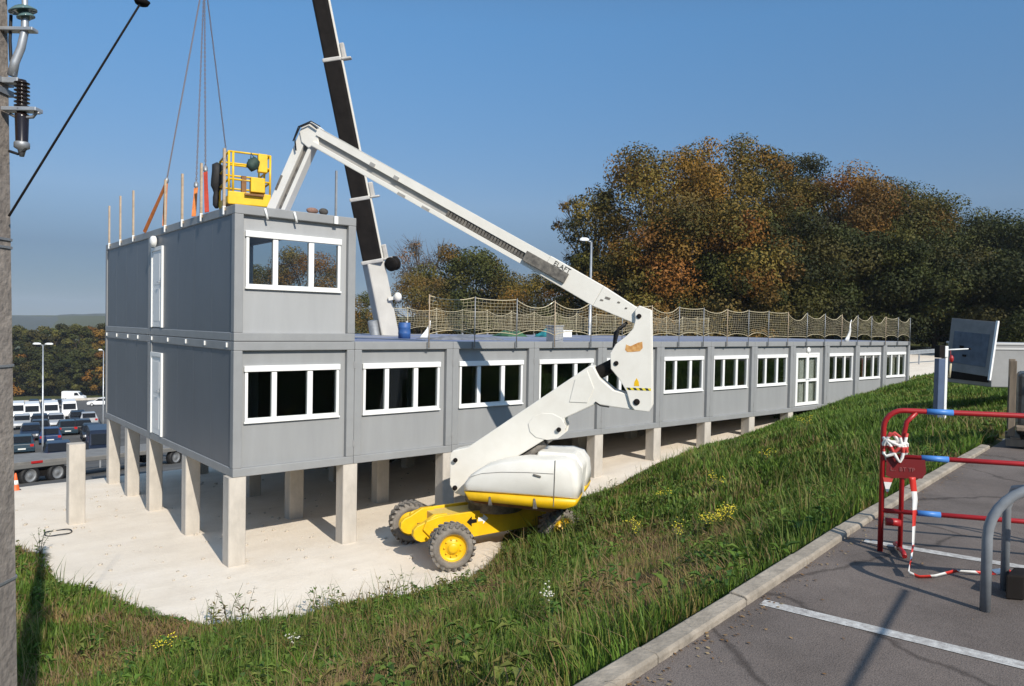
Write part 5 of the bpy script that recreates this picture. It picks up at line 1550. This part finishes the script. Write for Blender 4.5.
# ------------------------------------------------------------------ trees
def leaf_cloud(centers, radii, n_each, size, pal, r, droop=.3, hole=.0):
    """leaf faces scattered through clumps; returns verts, cols"""
    V, Cc = [], []
    pal = np.array(pal)
    for c, ra, n in zip(centers, radii, n_each):
        d = r.normal(size=(n, 3)); d /= np.linalg.norm(d, axis=1)[:, None]
        rr = r.random(n) ** .45
        p = c + d * rr[:, None] * ra
        nrm = d * .8 + r.normal(size=(n, 3)) * .55 + np.array([0, 0, .35])
        nrm /= np.linalg.norm(nrm, axis=1)[:, None]
        a = np.cross(nrm, r.normal(size=(n, 3))); a /= np.linalg.norm(a, axis=1)[:, None]
        b3 = np.cross(nrm, a)
        s = size * r.uniform(.55, 1.35, n)[:, None]
        q = np.stack([p - a * s * .9, p - b3 * s * .55 + nrm * s * .12, p + a * s * .9, p + b3 * s * .55 + nrm * s * .12], 1)
        V.append(q.reshape(-1, 3))
        base = pal[r.integers(len(pal))] * r.uniform(.62, 1.32)
        mixc_ = pal[r.integers(len(pal), size=n)]
        col = base * .86 + mixc_ * .14
        col = col * r.uniform(.87, 1.13, n)[:, None]
        Cc.append(np.repeat(col, 4, 0))
    return np.concatenate(V), np.concatenate(Cc)

def tree(x, y, h, rx, pal, label, seed, n_leaf=9000, leaf=.115, low=.08, dens=1.0, zb=None, bare=0.0, group='trees of the wood', name='broadleaf_tree', clump=1.0):
    r = np.random.default_rng(seed); n_leaf = int(n_leaf * 3.2); h *= .95
    zb = zt1(x, y) if zb is None else zb
    root = empty(name, (x, y, zb), 0, label, 'tree', group)
    tr = MB(); th_ = h * .42
    lean = r.uniform(-.04, .04, 2)
    R0 = .018 * h + .06
    tp = [Vector((lean[0] * z + .1 * math.sin(z * .5 + seed), lean[1] * z, z)) for z in np.linspace(-.3, h * .82, 9)]
    tr.tube(tp, [R0 * (1.25 if i == 0 else 1) * (1 - .11 * i) for i in range(9)], 8)
    # envelope
    n_c = int(34 * dens)
    cs, rs = [], []
    for k in range(n_c):
        t_ = (k + .5) / n_c
        zz = h * (low + .08 + (0.90 - low) * t_)
        rel = (zz / h - low) / (1 - low)
        env = max(rx * .3, rx * math.sqrt(max(0, 1 - ((rel - .42) / .62) ** 2)))
        a = k * 2.399 + r.uniform(-.4, .4)
        rad_ = env * r.uniform(.35, .88)
        c = np.array([math.cos(a) * rad_, math.sin(a) * rad_, zz])
        s_ = rx * r.uniform(.20, .36) * clump
        cs.append(c); rs.append(np.array([s_, s_, s_ * r.uniform(.55, .8)]))
    for k in range(int(10 * dens)):                         # ragged outer sprays
        a = r.uniform(0, 6.28); rel = r.uniform(.15, .98)
        env = rx * max(.2, math.sqrt(max(0, 1 - ((rel - .42) / .6) ** 2))) * 1.02
        cs.append(np.array([math.cos(a) * env, math.sin(a) * env, h * (low + (1 - low) * rel) * 1.0]))
        s_ = rx * r.uniform(.10, .2); rs.append(np.array([s_, s_, s_ * .8]))
    tot = sum(q[0] ** 2 for q in rs)
    ne = [max(20, int(n_leaf * (1 - bare) * q[0] ** 2 / tot)) for q in rs]
    V, Cc = leaf_cloud(cs, rs, ne, leaf, pal, r)
    nf = len(V) // 4
    # limbs to the clumps
    for c, q in list(zip(cs, rs))[::(1 if bare > .3 else 2)]:
        z0 = max(h * .12, c[2] * .55); p0 = Vector((lean[0] * z0, lean[1] * z0, z0)); p2 = Vector(c); mid = p0.lerp(p2, .5) + Vector((0, 0, .06 * h))
        tr.tube([p0, mid, p2], [R0 * .33, R0 * .2, R0 * .06], 5)
        if bare > .3:
            for j in range(10):
                d = r.normal(size=3); d[2] = abs(d[2]) + .3; d /= np.linalg.norm(d)
                e = p2 + Vector(d * q[0] * 1.5); s0 = mid.lerp(p2, r.uniform(.3, 1)); tr.tube([s0, s0.lerp(e, .5) + Vector((0, 0, .1)), e], [R0 * .07, R0 * .05, R0 * .025], 4)
    tr.build('trunk', MAT['bark'], root)
    np_mesh('crown', V, np.arange(len(V)), np.full(nf, 4), MAT['leaf'], Cc, root)
    return root
RUST = [(.22, .10, .016), (.175, .09, .016), (.135, .092, .017), (.23, .125, .02), (.11, .088, .017), (.07, .066, .014), (.15, .11, .02)]
OLIVE = [(.09, .082, .015), (.065, .066, .012), (.13, .096, .018), (.16, .09, .017), (.055, .052, .011)]
GREEN = [(.04, .05, .010), (.055, .062, .012), (.07, .068, .013), (.034, .040, .009), (.10, .078, .016)]
ORANGE = [(.25, .10, .022), (.20, .09, .022), (.16, .088, .022), (.11, .08, .022)]
YELLOW = [(.16, .14, .03), (.12, .11, .028), (.09, .10, .025), (.17, .11, .03)]
DK = [(.034, .043, .010), (.045, .052, .012), (.052, .050, .012), (.028, .034, .009), (.065, .055, .014)]
GREYISH = [(.14, .11, .085), (.11, .09, .07), (.09, .085, .05)]
def px_tree(u, vtop, d, rx, pal, label, seed, **k):
    p = at(u, 330, d); zb = zt1(p.x, p.y); top = at(u, vtop, d).z
    return tree(p.x, p.y, top - zb, rx, pal, label, seed, **k)
px_tree(592, 182, 62, 4.2, OLIVE, 'thin leafy olive tree at the left fringe of the wood, sky showing through', 21, n_leaf=4200, dens=1.1, clump=.6, bare=.35)
px_tree(590, 250, 57, 4.2, GREEN + OLIVE, 'small dark green tree low at the left fringe of the wood', 22, n_leaf=7000)
px_tree(650, 139, 57, 7.2, RUST, 'big rust-brown tree, tallest at the left end of the wood', 23, n_leaf=19000, dens=1.8)
px_tree(718, 133, 60, 6.6, RUST, 'big rust-brown tree just right of the tallest one', 24, n_leaf=17000, dens=1.7)
px_tree(690, 200, 51, 6.6, RUST + ORANGE, 'lower orange-brown tree standing in front of the tallest rust-brown trees', 25, n_leaf=14000, dens=1.4)
px_tree(775, 147, 68, 6.0, DK, 'dark green tree behind the gap between the rust-brown and orange trees', 26, n_leaf=12000, dens=1.2)
px_tree(768, 205, 53, 5.8, OLIVE + DK, 'olive brown tree low in front of the dark green one', 27, n_leaf=12000, dens=1.2)
px_tree(830, 170, 64, 6.8, ORANGE + RUST, 'orange-topped tree in the middle of the wood', 28, n_leaf=16000, dens=1.5)
px_tree(872, 178, 76, 6.6, DK, 'dark green tree peeping out behind the orange-topped tree', 29, n_leaf=12000, dens=1.2)
px_tree(822, 222, 54, 5.6, DK + OLIVE[:2], 'olive green tree in front of the orange-topped tree', 30, n_leaf=11000)
px_tree(905, 190, 64, 6.6, OLIVE + DK[:2], 'olive brown tree right of the orange-topped tree', 31, n_leaf=15000, dens=1.4)
px_tree(948, 208, 72, 6.4, OLIVE[:2] + DK, 'dull green tree on the falling treeline', 32, n_leaf=13000, dens=1.3)
px_tree(880, 232, 54, 5.4, DK + OLIVE[:2], 'dark tree in front, above the far end of the roof net', 33, n_leaf=11000)
px_tree(985, 218, 67, 6.4, DK + OLIVE[:1], 'dark green tree near the right end of the wood', 34, n_leaf=13000, dens=1.3)
px_tree(1032, 220, 63, 6.4, DK + RUST[2:3], 'dark tree with brown tints at the right edge of the picture', 35, n_leaf=13000, dens=1.3)
px_tree(935, 250, 53, 5.4, DK, 'dark low tree behind the blue and white post', 36, n_leaf=10000)
px_tree(985, 256, 51, 5.2, DK, 'dark low tree behind the open trailer hatch', 37, n_leaf=10000)
px_tree(1040, 256, 48, 5.2, DK, 'dark low tree above the white box trailer', 38, n_leaf=9000)
px_tree(632, 250, 52, 5.0, RUST + OLIVE, 'low rust-brown tree above the upright link of the lift', 39, n_leaf=9000)
px_tree(735, 250, 50, 5.2, OLIVE + DK, 'low olive green tree behind the middle of the roof net', 40, n_leaf=9500)
px_tree(545, 270, 76, 6.4, RUST, 'low rust-brown tree behind the telescopic boom of the lift', 41, n_leaf=9000)
px_tree(1100, 235, 60, 6.0, GREEN, 'dark tree beyond the right edge of the picture', 42, n_leaf=6000)
# trees left of the wood, behind the crane
GL2 = 'trees behind the crane'
px_tree(468, 244, 92, 8.0, OLIVE + GREEN[:2], 'broad olive green tree behind the front roof net', 51, n_leaf=13000, leaf=.17, dens=1.3, group=GL2)
px_tree(424, 234, 100, 6.6, GREYISH + RUST[:2], 'half bare greyish brown tree just right of the crane boom', 52, n_leaf=9000, leaf=.13, bare=.62, group=GL2)
px_tree(420, 268, 84, 6.2, [(.18, .11, .028), (.14, .10, .025), (.10, .08, .02)], 'golden brown tree low beside the foot of the crane boom', 53, n_leaf=9000, group=GL2)
px_tree(370, 288, 92, 5.6, YELLOW, 'yellow green bush-like tree between the upper storey and the crane boom', 54, n_leaf=8000, group=GL2)
px_tree(512, 276, 98, 6.4, GREYISH + GREEN[:2], 'thin greyish tree between the olive tree and the rust-brown tree', 55, n_leaf=7000, bare=.4, leaf=.14, group=GL2)
px_tree(304, 243, 84, 6.6, RUST + ORANGE, 'rust-brown tree seen through the windows of the upper storey', 56, n_leaf=14000, dens=1.4, group=GL2)
px_tree(262, 260, 88, 5.8, OLIVE + RUST, 'olive brown tree seen through the left upper window pane', 57, n_leaf=10000, group=GL2)
# wood beyond the car park
GF2 = 'trees beyond the car park'
OG = [(.075, .08, .018), (.06, .068, .015), (.09, .085, .02), (.05, .056, .014)]
LP_ = [OG, DK, OG, DK, YELLOW, DK, OG, RUST, DK, OG]
for k, u in enumerate((-12, 6, 22, 36, 51, 64, 78, 92, 106, 122)):
    px_tree(u, (330, 326, 324, 328, 325, 321, 322, 325, 321, 322)[k], 192 + 7 * (k % 3), 5.6, LP_[k], f'{["olive", "dark green", "olive", "dark green", "yellow green", "dark bluish green", "olive", "rust-brown", "dark green", "olive"][k]} tree in the far treeline beyond the car park, {ORD[k]} from the left', 70 + k,
            n_leaf=4200, leaf=.30, low=.02, group=GF2)
for k, u in enumerate((0, 18, 34, 48, 62, 76, 90, 104)):
    px_tree(u, 345 + 6 * (k % 2), 182, 4.6, [DK, RUST, DK, OG, DK, DK, OG, RUST][k], f'low {["dark green", "rust-brown", "dark green", "olive", "dark green", "dark green", "olive green", "rust-brown"][k]} tree at the foot of the far treeline, {ORD[k]} from the left', 90 + k,
            n_leaf=3600, leaf=.28, low=.0, group=GF2)

# ------------------------------------------------------------------ grass on the bank
def blades(n_try, region, length, width, seed, dens_fn, cols, lean=.55):
    r = np.random.default_rng(seed)
    x = r.uniform(region[0], region[1], n_try); y = r.uniform(region[2], region[3], n_try)
    ok = inside(x, y, BANK) | ((x > 20) & (y < 1) & (y > kerb_y(x)))
    ok &= y > kerb_y(x) + .17
    x, y = x[ok], y[ok]
    d = np.hypot(x - CAM_POS.x, y - CAM_POS.y)
    keep = r.random(len(x)) < dens_fn(x, y, d)
    # only keep what the camera (or one a step aside) can see
    vx = (x - CAM_POS.x) * r2.x + (y - CAM_POS.y) * r2.y; vl = (x - CAM_POS.x) * r0.x + (y - CAM_POS.y) * r0.y
    keep &= (vx > .5) & (np.abs(vl) < vx * .85 + 1.5)
    x, y, d = x[keep], y[keep], d[keep]
    n = len(x); z = zt(x, y) - .02
    td_ = seg_dist(x, y, TOE)
    patch = waves(x, y, 8, 1.1); patch2 = waves(x, y, 9, 3.1)
    a = r.uniform(0, 2 * PI, n)
    ln = r.uniform(length[0], length[1], n) * (1 + .75 * np.clip(patch, -.8, 1)) * np.clip(.5 + td_ * .8, .5, 1)
    wd = r.uniform(width[0], width[1], n) * np.clip(d / 6, .8, 2.4)
    le = r.uniform(.1, 1, n) * lean * ln
    bx, by = np.cos(a), np.sin(a); sx, sy = -by, bx
    # the whole patch also leans together
    gx_ = .25 * waves(x, y, 14, 1.6) * ln; gy_ = .25 * waves(x, y, 15, 1.6) * ln
    P = np.stack([x, y, z], -1)
    S = np.stack([sx * wd / 2, sy * wd / 2, np.zeros(n)], -1)
    m1_ = P + np.stack([bx * le * .35 + gx_ * .3, by * le * .35 + gy_ * .3, ln * .55], -1)
    t1_ = P + np.stack([bx * le + gx_, by * le + gy_, ln * r.uniform(.75, 1.0, n)], -1)
    V = np.stack([P - S, P + S, m1_ + S * .8, m1_ - S * .8, t1_], 1).reshape(-1, 3)
    base = np.arange(n)[:, None] * 5
    F = np.concatenate([base + np.array([0, 1, 2, 3]), base + np.array([3, 2, 4])], 1).ravel()
    sizes = np.tile([4, 3], n)
    cols = np.array(cols)
    w_ = np.clip(.55 + .5 * patch2 + .55 * patch + r.normal(0, .2, n), 0, .999)
    ci = (w_ * len(cols)).astype(int)
    c = cols[ci] * (r.uniform(.7, 1.2, n) * (.92 + .25 * np.clip(waves(x, y, 61, 2.4), -1, 1)))[:, None]
    C5 = np.repeat(c, 5, 0).reshape(n, 5, 3); C5[:, 4] *= 1.15
    return V, F, sizes, C5.reshape(-1, 3)
GC = [(.32, .22, .095), (.28, .215, .075), (.215, .20, .052), (.17, .21, .040), (.12, .20, .030), (.09, .165, .022), (.062, .12, .016), (.15, .225, .034), (.11, .185, .028)]
V1 = blades(700000, (-9, 12, -11.8, 6), (.08, .24), (.007, .013), 31, lambda x, y, d: np.clip(1.35 - d / 17, .12, 1) * .9, GC)
V2 = blades(260000, (6, 34, -10.5, 1), (.12, .30), (.014, .026), 32, lambda x, y, d: np.clip(1.3 - d / 40, .2, 1), GC[2:], .5)
V3 = blades(330000, (-9, 12, -11.8, 6), (.12, .30), (.006, .012), 33, lambda x, y, d: np.clip(-.05 - 1.3 * waves(x, y, 8, 1.1) - .5 * waves(x, y, 9, 3.1), .04, 1) * np.clip(1.35 - d / 17, .12, 1), [(.24, .155, .08), (.20, .12, .055), (.27, .19, .10), (.17, .12, .04), (.14, .12, .035)], 1.9)
V4 = blades(26000, (-8, 12, -11.6, 4), (.34, .62), (.004, .008), 35, lambda x, y, d: np.clip(.35 + .8 * waves(x, y, 44, 1.3), .02, 1), [(.30, .22, .10), (.24, .19, .07), (.15, .18, .04), (.11, .17, .03)], .7)
for k, (V, F, sz, C_) in enumerate((V1, V2, V3, V4)):
    o = np_mesh('grass', V, F, sz, MAT['blade'], C_); tag(o, kind='stuff')

# broad-leaved weeds among the grass
def weeds(n_try, region, seed, leaf, cols, dens_fn, nl=(6, 12), up=.6, name='weeds'):
    r = np.random.default_rng(seed)
    x = r.uniform(region[0], region[1], n_try); y = r.uniform(region[2], region[3], n_try)
    ok = inside(x, y, BANK) & (y > kerb_y(x) + .2) & (seg_dist(x, y, TOE) > .1)
    x, y = x[ok], y[ok]; d = np.hypot(x - CAM_POS.x, y - CAM_POS.y)
    k_ = r.random(len(x)) < dens_fn(x, y, d); x, y = x[k_], y[k_]
    z = zt(x, y); V, C_ = [], []; cols = np.array(cols)
    for i in range(len(x)):
        n = r.integers(*nl); hh = r.uniform(.05, .28)
        base = cols[r.integers(len(cols))]
        for j in range(n):
            a = r.uniform(0, 6.28); L_ = leaf * r.uniform(.6, 1.4); wd = L_ * r.uniform(.16, .3); el = r.uniform(-.1, up) 
            p = np.array([x[i], y[i], z[i] + hh * r.random() + .03]); dd = np.array([math.cos(a), math.sin(a), el]); s = np.array([-math.sin(a), math.cos(a), 0])
            q1_ = p + dd * L_ * .45; q2_ = p + dd * L_ + np.array([0, 0, -L_ * .35])
            V += [p, q1_ + s * wd + np.array([0, 0, .01]), q2_, q1_ - s * wd + np.array([0, 0, .01]), q1_ + np.array([0, 0, -.012])]
            c = base * r.uniform(.7, 1.35); C_ += [c] * 5
    V = np.array(V); n = len(V) // 5
    b_ = np.arange(n)[:, None] * 5
    F = np.concatenate([b_ + np.array([0, 4, 1]), b_ + np.array([4, 2, 1]), b_ + np.array([0, 3, 4]), b_ + np.array([4, 3, 2])], 1).ravel()
    o = np_mesh(name, V, F, np.full(4 * n, 3), MAT['blade'], np.array(C_)); tag(o, kind='stuff')
WC = [(.105, .18, .030), (.08, .15, .03), (.14, .205, .038), (.17, .19, .046), (.19, .165, .05)]
weeds(6000, (-7, 9, -11.5, 4), 41, .09, WC, lambda x, y, d: np.clip(.25 + .8 * waves(x, y, 18, .9), .03, 1))
weeds(1500, (-5, 8, -11.5, 2), 42, .11, WC[:3], lambda x, y, d: np.clip(.9 * waves(x, y, 19, .8) - .05, 0, 1), (8, 14), .9)

# single taller wild plants
def wild(x, y, h, seed, label, grp, flower=None, dry=False, nst=0):
    r = np.random.default_rng(seed); z = zt1(x, y)
    root = empty('wild_plant', (x, y, z - .02), 0, label, 'plant', grp)
    st_ = MB(); V, C_ = [], []; FV = MB()
    ns = nst or (r.integers(3, 6) if not flower else r.integers(5, 9))
    for s in range(ns):
        a = r.uniform(0, 6.28); sp_ = r.uniform(.1, .4) * h; hh = h * r.uniform(.65, 1)
        tp = Vector((math.cos(a) * sp_, math.sin(a) * sp_, hh)); md = Vector((tp.x * .35, tp.y * .35, hh * .55))
        st_.tube([(0, 0, 0), md, tp], [.006, .004, .002], 4)
        for j in range(int(7 + 7 * h)):
            t_ = r.uniform(.15, 1); p = np.array((Vector((0, 0, 0)).lerp(md, t_ * 2) if t_ < .5 else md.lerp(tp, t_ * 2 - 1)))
            b_ = r.uniform(0, 6.28); L_ = r.uniform(.05, .13) * (1.2 - .6 * t_); dd = np.array([math.cos(b_), math.sin(b_), r.uniform(-.2, .6)]); sd_ = np.array([-math.sin(b_), math.cos(b_), 0]) * L_ * .2
            V += [p, p + dd * L_ * .5 + sd_, p + dd * L_, p + dd * L_ * .5 - sd_]
            c = np.array((.16, .12, .06) if dry and r.random() < .6 else WC[r.integers(4)]) * r.uniform(.7, 1.3); C_ += [c] * 4
        if flower:
            for j in range(6):
                c = tp + Vector(r.normal(size=3) * .03); FV.ball(c, r.uniform(.007, .013), 6, 0, (1, 1, .55))
    st_.build('stem', mat_cached('plant stem', (.09, .085, .03)), root)
    V = np.array(V); np_mesh('foliage', V, np.arange(len(V)), np.full(len(V) // 4, 4), MAT['blade'], np.array(C_), root)
    if flower: FV.build('blossom', flower, root)
_mc = {}
def mat_cached(n, c):
    if n not in _mc: _mc[n] = mat(n, c, .7)
    return _mc[n]
YF = mat('yellow blossom', (.72, .60, .04), .6, var=.2, vscale=30); WF = mat('pale blossom', (.62, .60, .50), .6)
def put_plant(u, v, h, seed, label, grp, **k):
    p = ground_hit(u, v); wild(p.x, p.y, h, seed, label, grp, **k)
GW = 'wild plants along the gravel edge'
for k, (u, v, h, dr_) in enumerate(((212, 628, .55, True), (228, 630, .75, True), (246, 628, .6, True), (268, 632, .5, True), (318, 618, .55, False), (334, 610, .5, False), (392, 606, .6, True), (405, 603, .7, False), (40, 556, .7, False), (112, 612, .35, False), (150, 626, .4, False),
                                  (612, 500, .6, True), (640, 488, .6, True), (590, 512, .6, True), (578, 517, .55, True), (566, 522, .5, False), (600, 506, .55, True), (700, 470, .6, False), (735, 455, .6, True))):
    put_plant(u, v, h, 200 + k, f'{"dry brown" if dr_ else "green"} wild plant on the grass edge against the pale gravel, {ORD[k]} from the left' if k < 11 else f'{"dry brown" if dr_ else "green"} wild plant on the grass edge right of the lift, {ORD[k - 11]} from the lift', GW, dry=dr_)
for k, (u, v) in enumerate(((566, 541), (580, 537), (592, 530))):
    p = ground_hit(u, v); wild(p.x, p.y, .62, 400 + k, f'bushy green weed hiding the rear wheel of the lift, {ORD[k]} from the left', GW, nst=16)
GY = 'flowering plants on the bank'
for k, (u, v, h, lab, fl_) in enumerate(((708, 538, .42, 'yellow-flowered plant in the middle of the bank, brightest of all', YF), (680, 550, .4, 'yellow-flowered plant with dry stems left of the brightest one', YF), (716, 496, .4, 'pale yellow plant higher on the bank behind the brightest one', YF),
                                  (664, 510, .4, 'yellow-flowered plant near the hood of the lift', YF), (724, 533, .4, 'yellow-flowered plant just right of the brightest one', YF), (765, 470, .45, 'pale yellow plant up the bank toward the glazed double door', YF), (636, 545, .4, 'yellow-flowered plant lower left of the brightest one', YF), (805, 440, .6, 'tall pale yellow plant before the glazed double door', YF), (545, 622, .3, 'small white-flowered plant in the grass near the kerb', WF),
                                  (165, 660, .3, 'small yellow-flowered plant in the lower left grass', YF), (300, 655, .28, 'small white-flowered plant in the grass below the gravel', WF))):
    put_plant(u, v, h, 300 + k, lab, GY, flower=fl_, nst=18 if k in (0, 4) else 4 if fl_ is WF else 0)

# fallen leaves along the kerb
lv, lc = [], []
r = np.random.default_rng(77)
for i in range(420):
    x = r.uniform(-3.0, 6.5); off = abs(r.normal(0, .09)) + .01 if r.random() < .9 else r.uniform(.1, 2.2)
    y = float(kerb_y(x)) - .0 - off; z = LOT + .006
    a = r.uniform(0, 6.28); s = r.uniform(.005, .016); u_ = np.array([math.cos(a), math.sin(a), r.uniform(-.18, .18)]); v_ = np.array([-math.sin(a), math.cos(a), r.uniform(-.18, .18)])
    p = np.array([x, y, z + s * .15])
    lv += [p - u_ * s, p - v_ * s * .6, p + u_ * s, p + v_ * s * .6]
    c = np.array([(.22, .12, .05), (.30, .19, .09), (.16, .09, .04), (.36, .27, .15)][r.integers(4)]); lc += [c] * 4
o = np_mesh('fallen_leaves', np.array(lv), np.arange(len(lv)), np.full(len(lv) // 4, 4), MAT['leaf'], np.array(lc)); tag(o, kind='stuff')
# small stones on the gravel
sv = MB()
for i in range(260):
    x, y = random.uniform(-2.5, 9), random.uniform(-3.0, 9)
    if inside(np.array([x]), np.array([y]), BANK)[0]: continue
    s = random.uniform(.012, .045); sv.ball((x, y, zt1(x, y) + s * .3), s, 6, 0, (1, random.uniform(.6, 1), .6))
o = sv.build('gravel', mat('pale stone', (.46, .41, .34), .9, var=.25, vscale=30)); tag(o, kind='stuff')
